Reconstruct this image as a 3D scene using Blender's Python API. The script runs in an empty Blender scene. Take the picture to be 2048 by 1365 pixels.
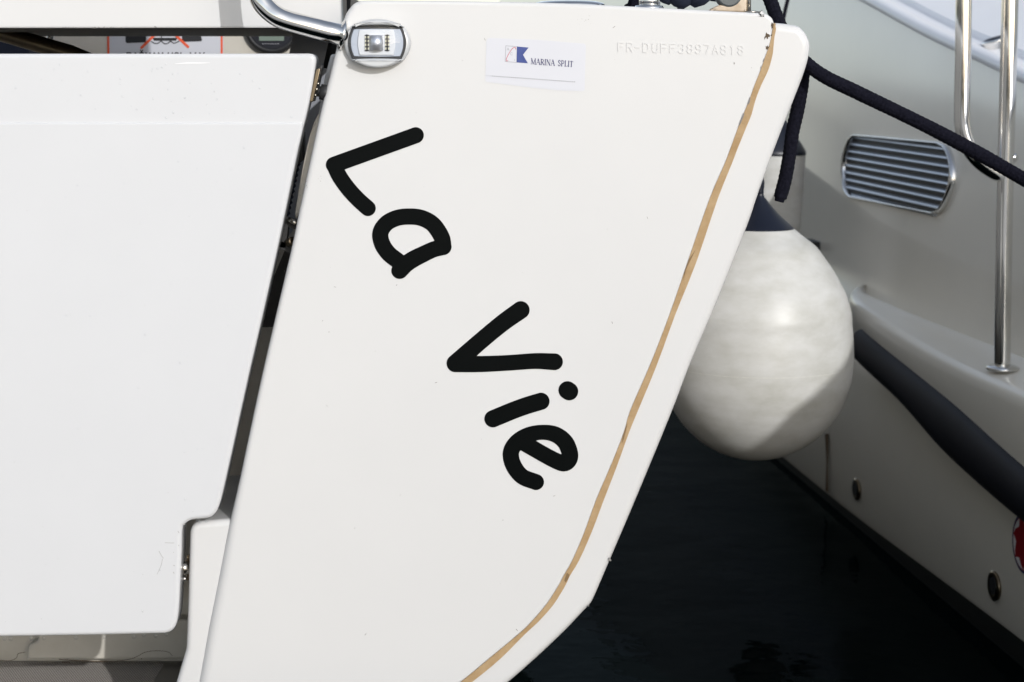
import bpy, bmesh, math, random
import numpy as np
from mathutils import Vector, Matrix
from mathutils.geometry import tessellate_polygon
R = math.radians
random.seed(7)
sc = bpy.context.scene
col = sc.collection

# ------------------------------------------------------------------ camera
FPX = 3500.0
CAM = Vector((0.0, -2.45, 1.30))
TILT = math.atan((682.5 - 127) / FPX)
cd = bpy.data.cameras.new('camera')
cam = bpy.data.objects.new('camera', cd)
col.objects.link(cam)
cam.location = CAM
cam.rotation_euler = (R(90) - TILT, 0, 0)
cd.sensor_width = 36
cd.lens = FPX / 2048 * 36
cd.clip_start = 0.05
cd.clip_end = 2000
cd.dof.use_dof = True
cd.dof.focus_distance = 2.47
cd.dof.aperture_fstop = 9.0
sc.camera = cam

# ------------------------------------------------------------------ sky, sun, exposure
SUN_AZ, SUN_EL = R(26), R(22)          # azimuth measured from -Y (behind the camera) towards +X
S = Vector((math.sin(SUN_AZ) * math.cos(SUN_EL), -math.cos(SUN_AZ) * math.cos(SUN_EL), math.sin(SUN_EL)))
w = bpy.data.worlds.new('World')
sc.world = w
w.use_nodes = True
wn = w.node_tree
bg = wn.nodes['Background']
sky = wn.nodes.new('ShaderNodeTexSky')
sky.sky_type = 'NISHITA'
sky.sun_disc = False
sky.sun_elevation = SUN_EL
sky.sun_rotation = math.pi - SUN_AZ
sky.air_density = 1.0
sky.dust_density = 1.2
sky.ozone_density = 1.0
hs_ = wn.nodes.new('ShaderNodeHueSaturation')
hs_.inputs['Saturation'].default_value = 0.55   # hazy harbour air
wn.links.new(sky.outputs[0], hs_.inputs['Color'])
wn.links.new(hs_.outputs[0], bg.inputs[0])
bg.inputs[1].default_value = 0.15
ld = bpy.data.lights.new('sun', 'SUN')
ld.energy = 2.0
ld.angle = R(0.53)
ld.color = (1.0, 1.0, 1.0)
sun = bpy.data.objects.new('sun', ld)
col.objects.link(sun)
sun.location = (3, -6, 4)
sun.rotation_euler = S.to_track_quat('Z', 'Y').to_euler()
sc.view_settings.view_transform = 'Standard'
sc.view_settings.look = 'None'
sc.view_settings.gamma = 1.0
sc.view_settings.use_curve_mapping = False
sc.view_settings.exposure = 0.40
sc.cycles.max_bounces = 10
sc.cycles.transparent_max_bounces = 16

# ------------------------------------------------------------------ helpers
fw = Vector((0, math.cos(TILT), -math.sin(TILT)))
up = Vector((0, math.sin(TILT), math.cos(TILT)))
rt = Vector((1, 0, 0))

def ray(x, y):
    return (fw * FPX + rt * (x - 1024) + up * (682.5 - y)).normalized()

def hit(x, y, p, n):
    d = ray(x, y)
    return CAM + d * ((Vector(p) - CAM).dot(n) / d.dot(n))

def PY(x, y, Y=0.0):                   # point of the photograph on the vertical plane Y
    return hit(x, y, (0, Y, 0), Vector((0, 1, 0)))

def PZ(x, y, Z):
    return hit(x, y, (0, 0, Z), Vector((0, 0, 1)))

def P2(pts, Y=0.0):
    out = []
    for x, y in pts:
        p = PY(x, y, Y)
        out.append((p.x, p.z))
    return out

def spline(pts, n=8, closed=False):
    pts = [tuple(map(float, p)) for p in pts]
    m = len(pts)
    out = []
    rng = range(m) if closed else range(m - 1)
    for i in rng:
        if closed:
            p0, p1, p2, p3 = pts[(i - 1) % m], pts[i], pts[(i + 1) % m], pts[(i + 2) % m]
        else:
            p1, p2 = pts[i], pts[i + 1]
            p0 = pts[i - 1] if i > 0 else tuple(2 * a - b for a, b in zip(p1, p2))
            p3 = pts[i + 2] if i + 2 < m else tuple(2 * b - a for a, b in zip(p1, p2))
        for k in range(n):
            t = k / n
            out.append(tuple(0.5 * (2 * b + (c - a) * t + (2 * a - 5 * b + 4 * c - d) * t * t + (3 * b - a - 3 * c + d) * t ** 3)
                             for a, b, c, d in zip(p0, p1, p2, p3)))
    if not closed:
        out.append(pts[-1])
    return out

def rounded(pts, radii, n=6):          # closed polygon with arcs at its corners
    m = len(pts)
    out = []
    for i in range(m):
        p = Vector(pts[i]); a = Vector(pts[i - 1]); b = Vector(pts[(i + 1) % m])
        r = radii[i] if hasattr(radii, '__len__') else radii
        if r <= 0:
            out.append(tuple(p)); continue
        da, db = (a - p), (b - p)
        la, lb = da.length, db.length
        da.normalize(); db.normalize()
        ang = da.angle(db)
        t = min(r / math.tan(ang / 2), la * 0.49, lb * 0.49)
        s, e = p + da * t, p + db * t
        for k in range(n + 1):
            u = k / n
            out.append(tuple(s * (1 - u) ** 2 + p * 2 * u * (1 - u) + e * u * u))
    return out

def area(p):
    return 0.5 * sum(p[i - 1][0] * p[i][1] - p[i][0] * p[i - 1][1] for i in range(len(p)))

def tag(o, label=None, cat=None, group=None, kind=None):
    if label: o['label'] = label
    if cat: o['category'] = cat
    if group: o['group'] = group
    if kind: o['kind'] = kind
    return o

def empty(name, loc):
    o = bpy.data.objects.new(name, None)
    o.empty_display_size = 0.1
    o.location = loc
    col.objects.link(o)
    return o

def build(name, verts, faces, m, parent=None, flat=None, smooth=True):
    me = bpy.data.meshes.new(name)
    me.from_pydata([tuple(v) for v in verts], [], faces)
    if smooth:
        me.polygons.foreach_set('use_smooth', [True] * len(me.polygons))
    if flat:
        for i in flat:
            me.polygons[i].use_smooth = False
    me.validate()
    me.update()
    if m: me.materials.append(m)
    o = bpy.data.objects.new(name, me)
    col.objects.link(o)
    if parent:
        o.parent = parent
        # parents stand without rotation or scale: keep the world position
        off = Vector((0, 0, 0)); q = parent
        while q:
            off += q.location; q = q.parent
        o.location = -off
    return o

class MB:
    def __init__(s): s.v = []; s.f = []; s.flat = []
    def add(s, v, f, flat=()):
        b = len(s.v)
        fb = len(s.f)
        s.v += [tuple(x) for x in v]
        s.f += [tuple(i + b for i in q) for q in f]
        s.flat += [fb + i for i in flat]
        return s
    def build(s, name, m, parent=None, smooth=True):
        return build(name, s.v, s.f, m, parent, s.flat, smooth)

def slab_geo(pts, Y, depth, r=0.004, seg=5, to3=None, back=True):
    """outline in (x, z) on the plane Y: rounded front edge, straight sides, closed back"""
    if to3 is None:
        to3 = lambda x, z, d: (x, Y + d, z)
    n0 = len(pts); flipped = area(pts) < 0
    if flipped: pts = pts[::-1]
    q = [pts[0]]; keep = [0]
    for i, p in enumerate(pts[1:], 1):
        if math.hypot(p[0] - q[-1][0], p[1] - q[-1][1]) > 1e-5: q.append(p); keep.append(i)
    if math.hypot(q[0][0] - q[-1][0], q[0][1] - q[-1][1]) < 1e-5: q.pop(); keep.pop()
    pts = q
    n = len(pts)
    nrm = []
    for i in range(n):
        a, p, b = Vector(pts[i - 1]), Vector(pts[i]), Vector(pts[(i + 1) % n])
        e1, e2 = (p - a).normalized(), (b - p).normalized()
        n1, n2 = Vector((-e1.y, e1.x)), Vector((-e2.y, e2.x))
        v = n1 + n2
        if v.length < 1e-6: v = n1
        v.normalize()
        nrm.append(v / max(0.5, v.dot(n1)))
    rv = list(r) if hasattr(r, '__len__') else [r] * n0
    if flipped: rv = rv[::-1]
    rv = [rv[i] for i in keep]; r = max(rv)
    rings = []
    if back: rings.append((0, depth))
    rings.append((0, -1))
    if r > 0:
        for k in range(seg + 1):
            a = (math.pi / 2) * k / seg
            rings.append((1 - math.cos(a), 1 - math.sin(a)))
        rings.append((1.12, 0))
    V, Fc = [], []
    for ins, d in rings:
        for i in range(n):
            f = rv[i]
            if d == depth and ins == 0: dd = depth
            elif d == -1: dd = f + 1e-4 if r > 0 else 0
            else: dd = f * d
            V.append(to3(pts[i][0] + nrm[i].x * ins * f, pts[i][1] + nrm[i].y * ins * f, dd))
    for k in range(len(rings) - 1):
        for i in range(n):
            j = (i + 1) % n
            Fc.append((k * n + i, k * n + j, (k + 1) * n + j, (k + 1) * n + i))
    last = (len(rings) - 1) * n
    flat = []
    tri = tessellate_polygon([[Vector((V[last + i][0], V[last + i][1], V[last + i][2])) for i in range(n)]])
    li = max(0, rings[-1][0])
    P = [(pts[i][0] + nrm[i].x * li * rv[i], pts[i][1] + nrm[i].y * li * rv[i]) for i in range(n)]
    for t in tri:
        a, b, c = t
        if (P[b][0] - P[a][0]) * (P[c][1] - P[a][1]) - (P[c][0] - P[a][0]) * (P[b][1] - P[a][1]) < 0: b, c = c, b
        flat.append(len(Fc)); Fc.append((last + a, last + b, last + c))
        if back: flat.append(len(Fc)); Fc.append((a, c, b))
    return V, Fc, flat

def slab(name, pts, Y, depth, m, parent=None, r=0.004, seg=5, to3=None):
    mb = MB(); mb.add(*slab_geo(pts, Y, depth, r, seg, to3))
    return mb.build(name, m, parent)

def tube_geo(path, rad, seg=20, cap=True, mod=None):
    path = [Vector(p) for p in path]
    n = len(path)
    rad = rad if hasattr(rad, '__len__') else [rad] * n
    V, Fc = [], []
    t0 = (path[1] - path[0]).normalized()
    ref = Vector((0, 0, 1)) if abs(t0.z) < 0.9 else Vector((1, 0, 0))
    nx = t0.cross(ref).normalized()
    L = 0
    for i in range(n):
        t = (path[min(i + 1, n - 1)] - path[max(i - 1, 0)]).normalized()
        nx = (nx - t * nx.dot(t)).normalized()
        ny = t.cross(nx)
        if i: L += (path[i] - path[i - 1]).length
        for k in range(seg):
            a = 2 * math.pi * k / seg
            r = rad[i] * (mod(a, L) if mod else 1)
            V.append(path[i] + nx * (r * math.cos(a)) + ny * (r * math.sin(a)))
    for i in range(n - 1):
        for k in range(seg):
            j = (k + 1) % seg
            Fc.append((i * seg + k, i * seg + j, (i + 1) * seg + j, (i + 1) * seg + k))
    flat = []
    if cap:
        flat = [len(Fc), len(Fc) + 1]
        Fc.append(tuple(range(seg))[::-1]); Fc.append(tuple((n - 1) * seg + k for k in range(seg)))
    return V, Fc, flat

def tube(name, path, rad, m, parent=None, seg=20):
    mb = MB(); mb.add(*tube_geo(path, rad, seg)); return mb.build(name, m, parent)

def lathe_geo(prof, c, axis=(0, 0, 1), seg=48):
    """prof: (radius, height) pairs from bottom to top round an axis through c"""
    ax = Vector(axis).normalized()
    ref = Vector((1, 0, 0)) if abs(ax.x) < 0.9 else Vector((0, 1, 0))
    e1 = (ref - ax * ref.dot(ax)).normalized(); e2 = ax.cross(e1)
    c = Vector(c); V, Fc = [], []
    for r, h in prof:
        for k in range(seg):
            a = 2 * math.pi * k / seg
            V.append(c + ax * h + e1 * (r * math.cos(a)) + e2 * (r * math.sin(a)))
    for i in range(len(prof) - 1):
        for k in range(seg):
            j = (k + 1) % seg
            Fc.append((i * seg + k, i * seg + j, (i + 1) * seg + j, (i + 1) * seg + k))
    fl = [len(Fc), len(Fc) + 1]
    Fc.append(tuple(range(seg))[::-1]); Fc.append(tuple((len(prof) - 1) * seg + k for k in range(seg)))
    return V, Fc, fl

def lathe(name, prof, c, m, parent=None, axis=(0, 0, 1), seg=48):
    mb = MB(); mb.add(*lathe_geo(prof, c, axis, seg)); return mb.build(name, m, parent)

def box_geo(c, h, rot=None):
    c = Vector(c); V = []
    for x in (-1, 1):
        for y in (-1, 1):
            for z in (-1, 1):
                v = Vector((x * h[0], y * h[1], z * h[2]))
                if rot: v = rot @ v
                V.append(c + v)
    return V, [(0, 1, 3, 2), (4, 6, 7, 5), (0, 4, 5, 1), (2, 3, 7, 6), (0, 2, 6, 4), (1, 5, 7, 3)], list(range(6))

# ---- drawn shapes: the union of round strokes, traced to clean outlines
def contours(strokes, step):
    segs = []
    for pts in strokes:
        pr, r = pts
        rs = r if hasattr(r, '__len__') else [r] * len(pr)
        if len(pr) == 1: segs.append((pr[0], pr[0], rs[0], rs[0]))
        for i in range(len(pr) - 1): segs.append((pr[i], pr[i + 1], rs[i], rs[i + 1]))
    xs = [p[0] for s in segs for p in s[:2]]; ys = [p[1] for s in segs for p in s[:2]]
    mr = max(max(s[2], s[3]) for s in segs) + 3 * step
    gx = np.arange(min(xs) - mr, max(xs) + mr, step); gy = np.arange(min(ys) - mr, max(ys) + mr, step)
    X, Y = np.meshgrid(gx, gy)
    D = np.full(X.shape, 1e9)
    for a, b, ra, rb in segs:
        dx, dy = b[0] - a[0], b[1] - a[1]
        l2 = dx * dx + dy * dy
        t = np.clip(((X - a[0]) * dx + (Y - a[1]) * dy) / l2, 0, 1) if l2 > 0 else 0 * X
        D = np.minimum(D, np.hypot(X - a[0] - t * dx, Y - a[1] - t * dy) - (ra + (rb - ra) * t))
    D[np.abs(D) < 1e-7] = 1e-7
    nxt = {}
    def cut(i, j, i2, j2):
        a, b = D[i, j], D[i2, j2]; t = a / (a - b)
        return (i, j, i2, j2) if (i, j) < (i2, j2) else (i2, j2, i, j)
    ins = D < 0
    ny, nx = D.shape
    mixed = ins[:-1, :-1].astype(int) + ins[1:, :-1] + ins[:-1, 1:] + ins[1:, 1:]
    for i, j in zip(*np.where((mixed > 0) & (mixed < 4))):
        cs = [(i, j), (i, j + 1), (i + 1, j + 1), (i + 1, j)]
        ent = []; ext = []
        for k in range(4):
            p, q = cs[k], cs[(k + 1) % 4]
            if ins[p] and not ins[q]: ext.append(cut(*p, *q))
            if not ins[p] and ins[q]: ent.append(cut(*p, *q))
        for a, b in zip(ext, ent): nxt[a] = b
    def pos(e):
        i, j, i2, j2 = e
        a, b = D[i, j], D[i2, j2]; t = a / (a - b)
        return (gx[j] + (gx[j2] - gx[j]) * t, gy[i] + (gy[i2] - gy[i]) * t)
    loops = []
    while nxt:
        k0 = next(iter(nxt)); lp = []; k = k0
        while k in nxt:
            lp.append(pos(k)); k = nxt.pop(k)
        out = []
        for p in lp:                    # drop doubled and collinear points
            if out and math.hypot(p[0] - out[-1][0], p[1] - out[-1][1]) < step * 0.08: continue
            while len(out) > 1 and math.hypot(p[0] - out[-2][0], p[1] - out[-2][1]) < 9 * step:
                a, b = out[-2], out[-1]
                l = math.hypot(p[0] - a[0], p[1] - a[1])
                if l > 0 and abs((b[0] - a[0]) * (p[1] - a[1]) - (b[1] - a[1]) * (p[0] - a[0])) / l < step * 0.012: out.pop()
                else: break
            out.append(p)
        if len(out) > 2: loops.append(out)
    return loops

def inside(p, poly):
    c = False
    for i in range(len(poly)):
        a, b = poly[i - 1], poly[i]
        if (a[1] > p[1]) != (b[1] > p[1]) and p[0] < (b[0] - a[0]) * (p[1] - a[1]) / (b[1] - a[1]) + a[0]: c = not c
    return c

def fill_geo(loops, to3, thick, toward):
    """flat filled outlines (with holes) given a small thickness; toward = direction the face looks"""
    V, Fc = [], []
    depth = [sum(inside(l[0], o) for o in loops if o is not l) for l in loops]
    tw = Vector(toward).normalized()
    for l, d in zip(loops, depth):
        if d % 2: continue
        grp = [l] + [h for h, dh in zip(loops, depth) if dh == d + 1 and inside(h[0], l)]
        tri = tessellate_polygon([[Vector((x, y, 0)) for x, y in g] for g in grp])
        flatp = [p for g in grp for p in g]
        b = len(V); n = len(flatp)
        base = [Vector(to3(x, y)) for x, y in flatp]
        V += [p + tw * thick for p in base] + base
        for t in tri:
            p, q, s_ = (V[b + i] for i in t)
            if (q - p).cross(s_ - p).dot(tw) < 0: t = (t[0], t[2], t[1])
            Fc.append(tuple(b + i for i in t))
        o = 0
        for g in grp:
            for i in range(len(g)):
                j = (i + 1) % len(g)
                Fc.append((b + o + i, b + o + j, b + n + o + j, b + n + o + i))
            o += len(g)
    return V, Fc

def decal(name, strokes, m, parent, Y=0.0, thick=0.0004, step=1.0, loops=None, to3=None, toward=(0, -1, 0)):
    if loops is None: loops = contours(strokes, step)
    if to3 is None: to3 = lambda x, y: PY(x, y, Y)
    v, f = fill_geo(loops, to3, thick, toward)
    return build(name, v, f, m, parent, smooth=False)

# ------------------------------------------------------------------ materials
def mat(name, c, rough=0.5, metal=0.0, bump=0.0, bscale=40, var=0.0, vscale=6, spec=0.5, coat=0.0, rvar=0.0, c2=None, stretch=None):
    m = bpy.data.materials.new(name); m.use_nodes = True
    nt = m.node_tree; b = nt.nodes['Principled BSDF']
    b.inputs['Base Color'].default_value = (*c, 1)
    b.inputs['Roughness'].default_value = rough
    b.inputs['Metallic'].default_value = metal
    b.inputs['Specular IOR Level'].default_value = spec
    b.inputs['Coat Weight'].default_value = coat
    b.inputs['Coat Roughness'].default_value = 0.08
    tc = nt.nodes.new('ShaderNodeTexCoord')
    src = tc.outputs['Object']
    if stretch:
        mp = nt.nodes.new('ShaderNodeMapping'); mp.inputs['Scale'].default_value = stretch
        nt.links.new(src, mp.inputs[0]); src = mp.outputs[0]
    if var or c2 or rvar:
        nz = nt.nodes.new('ShaderNodeTexNoise'); nz.inputs['Scale'].default_value = vscale
        nz.inputs['Detail'].default_value = 6; nz.inputs['Roughness'].default_value = 0.62
        nt.links.new(src, nz.inputs['Vector'])
        if var or c2:
            rp = nt.nodes.new('ShaderNodeValToRGB')
            rp.color_ramp.elements[0].position = 0.32; rp.color_ramp.elements[1].position = 0.68
            lo = c2 if c2 else tuple(x * (1 - var) for x in c)
            rp.color_ramp.elements[0].color = (*lo, 1); rp.color_ramp.elements[1].color = (*c, 1)
            nt.links.new(nz.outputs['Fac'], rp.inputs[0]); nt.links.new(rp.outputs[0], b.inputs['Base Color'])
        if rvar:
            mr = nt.nodes.new('ShaderNodeMapRange')
            mr.inputs['To Min'].default_value = max(0.01, rough - rvar); mr.inputs['To Max'].default_value = rough + rvar
            nt.links.new(nz.outputs['Fac'], mr.inputs['Value']); nt.links.new(mr.outputs[0], b.inputs['Roughness'])
    if bump:
        nb = nt.nodes.new('ShaderNodeTexNoise'); nb.inputs['Scale'].default_value = bscale
        nb.inputs['Detail'].default_value = 3
        bp = nt.nodes.new('ShaderNodeBump'); bp.inputs['Strength'].default_value = bump; bp.inputs['Distance'].default_value = 0.002
        nt.links.new(src, nb.inputs['Vector']); nt.links.new(nb.outputs['Fac'], bp.inputs['Height'])
        nt.links.new(bp.outputs[0], b.inputs['Normal'])
    return m

def clear(name, tint=(1, 1, 1), gloss=0.03, edge=0.35):
    m = bpy.data.materials.new(name); m.use_nodes = True
    nt = m.node_tree; nt.nodes.clear()
    out = nt.nodes.new('ShaderNodeOutputMaterial'); mx = nt.nodes.new('ShaderNodeMixShader')
    tr = nt.nodes.new('ShaderNodeBsdfTransparent'); tr.inputs[0].default_value = (*tint, 1)
    gl = nt.nodes.new('ShaderNodeBsdfGlossy'); gl.inputs['Roughness'].default_value = 0.03
    lw = nt.nodes.new('ShaderNodeLayerWeight'); lw.inputs[0].default_value = 0.3
    mr = nt.nodes.new('ShaderNodeMapRange'); mr.inputs['To Min'].default_value = gloss; mr.inputs['To Max'].default_value = edge
    nt.links.new(lw.outputs['Facing'], mr.inputs['Value']); nt.links.new(mr.outputs[0], mx.inputs[0])
    nt.links.new(tr.outputs[0], mx.inputs[1]); nt.links.new(gl.outputs[0], mx.inputs[2]); nt.links.new(mx.outputs[0], out.inputs[0])
    return m

M = {}
M['gel'] = mat('white_gelcoat', (.55, .547, .543), .22, spec=.35, bump=.035, bscale=5, var=.018, vscale=5, rvar=.05)
M['gel_gate'] = mat('gate_gelcoat', (.537, .541, .552), .2, spec=.35, bump=.03, bscale=6, var=.015, vscale=7, rvar=.05)
M['gel_cream'] = mat('cream_gelcoat', (.55, .52, .46), .35, bump=.05, bscale=20, c2=(.47, .435, .375), vscale=9)
M['gel_old'] = mat('neighbour_gelcoat', (.87, .82, .715), .19, spec=.45, bump=.02, bscale=3, var=.03, vscale=4)
M['gel_deck'] = mat('neighbour_deck', (.84, .84, .86), .35, var=.03, vscale=8)
M['seal'] = mat('aged_sealant', (.385, .275, .155), .65, spec=.25, bump=.4, bscale=250, c2=(.30, .195, .095), vscale=30)
M['seal_dark'] = mat('sealant_dark', (.07, .045, .022), .7, bump=.3, bscale=250)
M['black_vinyl'] = mat('black_vinyl', (.0022, .0030, .0031), .35, bump=.05, bscale=60, var=.2, vscale=20, spec=.05)
M['paper'] = mat('sticker_paper', (.515, .52, .555), .4, var=.02, vscale=12)
M['ink_blue'] = mat('blue_ink', (.013, .032, .17), .4, c2=(.03, .055, .22), vscale=160)
M['ink_navy'] = mat('navy_ink', (.03, .03, .10), .5)
M['ink_grey'] = mat('grey_ink', (.30, .30, .33), .5)
M['ink_red'] = mat('red_ink', (.42, .09, .12), .5)
M['ink_black'] = mat('black_ink', (.012, .012, .014), .5)
M['orange'] = mat('orange_ink', (.68, .09, .03), .5)
M['chrome'] = mat('polished_steel', (.72, .71, .69), .07, 1.0, rvar=.04, vscale=40)
M['steel'] = mat('worn_steel', (.48, .45, .40), .25, 1.0, bump=.1, bscale=120, var=.3, vscale=60)
M['bronze'] = mat('tarnished_steel', (.24, .19, .13), .32, 1.0, var=.3, vscale=30)
M['rubber'] = mat('black_rubber', (.015, .015, .016), .55, bump=.1, bscale=80)
M['navy_rubber'] = mat('navy_rubber', (.010, .011, .017), .55, spec=.3, bump=.08, bscale=60, var=.25, vscale=8)
M['silver'] = mat('silver_plastic', (.47, .48, .49), .3, 0.15, bump=.02)
M['white_plastic'] = mat('white_plastic', (.56, .57, .58), .3)
M['grey_plastic'] = mat('grey_plastic', (.40, .43, .48), .3)
M['mirror'] = mat('lamp_reflector', (.62, .64, .68), .38, .85)
M['led'] = mat('led_chip', (.56, .55, .40), .4)
M['lens'] = clear('clear_lens', (.97, .98, 1.0), .015, .30)
M['drop'] = clear('water_drop', (.97, .98, .99), .05, .65)
M['fender'] = mat('fender_vinyl', (.56, .555, .535), .40, spec=.4, bump=.10, bscale=18, c2=(.435, .427, .39), vscale=11, rvar=.08, stretch=(1, 1, 2.2))
M['fender_navy'] = mat('fender_navy', (.0025, .0042, .012), .35, bump=.06, bscale=40)
M['tread'] = mat('step_gelcoat', (.46, .44, .42), .55)
M['scuff'] = mat('scuff', (.18, .17, .16), .8)
M['scuff_soft'] = mat('faint_scuff', (.33, .325, .32), .8)
M['display'] = mat('lcd_display', (.16, .20, .17), .25)
M['boot'] = mat('boot_stripe', (.012, .014, .013), .5, var=.3, vscale=14)
M['lid'] = mat('quay_concrete', (.50, .48, .45), .85, bump=.3, bscale=30, c2=(.42, .40, .37), vscale=3)
M['canvas'] = mat('navy_canvas', (.014, .02, .04), .8, bump=.3, bscale=90)
M['beige_cast'] = mat('beige_cast_metal', (.52, .43, .33), .5, bump=.3, bscale=90, c2=(.36, .27, .18), vscale=50)
M['logo_red'] = mat('decal_red', (.30, .012, .02), .3)
M['logo_white'] = mat('decal_white', (.75, .75, .76), .3)

M['gap_shade'] = mat('gap_shade_black', (.004, .004, .004), .8, spec=.1)  # near-black that stands in for the shade in the seat gap
M['grey_blue'] = mat('slot_shade_grey', (.27, .28, .31), .5)  # shade in the slot painted as a grey-blue
def rope_mat():
    m = mat('navy_rope', (.0028, .0028, .006), .9, bump=.8, bscale=700, spec=.08, c2=(.009, .009, .016), vscale=260)
    m.node_tree.nodes['Principled BSDF'].inputs['Sheen Weight'].default_value = .008
    return m
M['rope'] = rope_mat()

# diamond antiskid
def antiskid():
    m = bpy.data.materials.new('diamond_antiskid'); m.use_nodes = True
    nt = m.node_tree; b = nt.nodes['Principled BSDF']; b.inputs['Roughness'].default_value = .5
    tc = nt.nodes.new('ShaderNodeTexCoord'); ws = []
    for ang in (28, -28):
        mp = nt.nodes.new('ShaderNodeMapping'); mp.inputs['Rotation'].default_value = (0, 0, R(ang))
        wv = nt.nodes.new('ShaderNodeTexWave'); wv.inputs['Scale'].default_value = 80; wv.bands_direction = 'X'
        nt.links.new(tc.outputs['Object'], mp.inputs[0]); nt.links.new(mp.outputs[0], wv.inputs['Vector']); ws.append(wv)
    mu = nt.nodes.new('ShaderNodeMath'); mu.operation = 'MULTIPLY'
    nt.links.new(ws[0].outputs['Fac'], mu.inputs[0]); nt.links.new(ws[1].outputs['Fac'], mu.inputs[1])
    rp = nt.nodes.new('ShaderNodeValToRGB')
    rp.color_ramp.elements[0].color = (.23, .205, .185, 1); rp.color_ramp.elements[1].color = (.60, .57, .54, 1)
    rp.color_ramp.elements[0].position = .12; rp.color_ramp.elements[1].position = .6
    bp = nt.nodes.new('ShaderNodeBump'); bp.inputs['Strength'].default_value = .8; bp.inputs['Distance'].default_value = .0012
    nt.links.new(mu.outputs[0], rp.inputs[0]); nt.links.new(rp.outputs[0], b.inputs['Base Color'])
    nt.links.new(mu.outputs[0], bp.inputs['Height']); nt.links.new(bp.outputs[0], b.inputs['Normal'])
    return m
M['skid'] = antiskid()

def water_mat():
    m = bpy.data.materials.new('harbour_water'); m.use_nodes = True
    nt = m.node_tree; nt.nodes.clear()
    out = nt.nodes.new('ShaderNodeOutputMaterial'); mx = nt.nodes.new('ShaderNodeMixShader')
    df = nt.nodes.new('ShaderNodeBsdfDiffuse'); df.inputs[0].default_value = (.0012, .0032, .0034, 1)
    gl = nt.nodes.new('ShaderNodeBsdfGlossy'); gl.inputs['Roughness'].default_value = .02; gl.inputs[0].default_value = (.9, .96, .97, 1)
    fr = nt.nodes.new('ShaderNodeFresnel'); fr.inputs['IOR'].default_value = 1.33
    mu = nt.nodes.new('ShaderNodeMath'); mu.operation = 'MULTIPLY'; mu.inputs[1].default_value = .075
    tc = nt.nodes.new('ShaderNodeTexCoord')
    n1 = nt.nodes.new('ShaderNodeTexNoise'); n1.inputs['Scale'].default_value = 3.0; n1.inputs['Detail'].default_value = 4
    bp = nt.nodes.new('ShaderNodeBump'); bp.inputs['Strength'].default_value = .42; bp.inputs['Distance'].default_value = .02
    nt.links.new(tc.outputs['Object'], n1.inputs['Vector'])
    nt.links.new(n1.outputs['Fac'], bp.inputs['Height'])
    for n_ in (gl, fr): nt.links.new(bp.outputs[0], n_.inputs['Normal'])
    nt.links.new(fr.outputs[0], mu.inputs[0]); nt.links.new(mu.outputs[0], mx.inputs[0])
    nt.links.new(df.outputs[0], mx.inputs[1]); nt.links.new(gl.outputs[0], mx.inputs[2]); nt.links.new(mx.outputs[0], out.inputs[0])
    return m
M['water'] = water_mat()

# ------------------------------------------------------------------ setting: water and the pontoon the photographer stands on
o = build('water', [(-300, -300, 0), (300, -300, 0), (300, 300, 0), (-300, 300, 0)], [(0, 1, 2, 3)], M['water'])
tag(o, kind='structure')
mb = MB(); mb.add(*box_geo((0, -9.8, -.55), (40, 8.0, 1.0)))
o = mb.build('quay', M['lid'], smooth=False); tag(o, kind='structure')

# ================================================================== THE NEAR YACHT
Y0 = 0.0
yacht = empty('sailing_yacht', (0, 0, 0))
tag(yacht, 'white sailing yacht seen from astern with black handwritten name lettering on its transom', 'yacht')

seamL = [(1548, 46), (1547, 54), (1545, 63), (1543, 75), (1538, 95), (1532, 111), (1522, 140), (1510, 170), (1500, 198), (1487, 230), (1478, 252), (1462, 296),
         (1449, 330), (1419, 400), (1375, 527), (1340, 629), (1301, 730), (1261, 822), (1248, 866), (1223, 930), (1193, 1000), (1169, 1066), (1145, 1122),
         (1128, 1152), (1117, 1173), (1093, 1210), (1064, 1244), (1037, 1270), (978, 1319), (922, 1365), (820, 1440), (640, 1570), (380, 1710), (-1500, 1770)]
seamR = [(1552, 48), (1551, 52), (1552, 60), (1549, 75), (1547, 95), (1545, 111), (1537, 140), (1523, 170), (1512, 198), (1503, 230), (1494, 252), (1476, 296),
         (1463, 330), (1435, 400), (1392, 527), (1351, 629), (1314, 730), (1276, 822), (1258, 866), (1235, 930), (1208, 1000), (1183, 1066), (1158, 1122),
         (1140, 1152), (1130, 1173), (1107, 1210), (1077, 1244), (1049, 1270), (1000, 1319), (944, 1365), (842, 1442), (660, 1574), (390, 1716), (-1500, 1778)]
seamL = spline(seamL, 3); seamR = spline(seamR, 3)
wingL = [(706, 9), (694, 23), (685, 44), (679, 66), (670, 105), (651, 181), (637, 238), (597, 424), (580, 505), (523, 750), (480, 950), (456, 1053), (436, 1150), (416, 1245), (398, 1345), (384, 1420), (372, 1470)]
wingL = spline(wingL, 4)
topA = spline([(712, 5), (747, 1), (1000, 4), (1153, 8), (1355, 18), (1515, 26), (1530, 27.5), (1539, 32), (1545, 38), (1548, 46)], 4)
# the transom moulding: outline runs top -> seam -> bottom -> step -> wing edge
outA = topA + seamL[1:] + [(-1500, 1645), (340, 1645)] + wingL[::-1]
pA = P2(outA)
rA = []
for x, y in outA:
    if x < 720 and y < 1475: rA.append(.0085 + .0085 * min(1, max(0, (y - 900) / 300)) if y > 14 else .006)
    elif y > 1475: rA.append(.006)
    elif x > 1500 and y < 75: rA.append(.0045)
    else: rA.append(.005 if y < 60 else .0032)
slab('transom_panel', pA, Y0, .03, M['gel'], yacht, r=rA, seg=7)
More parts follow.
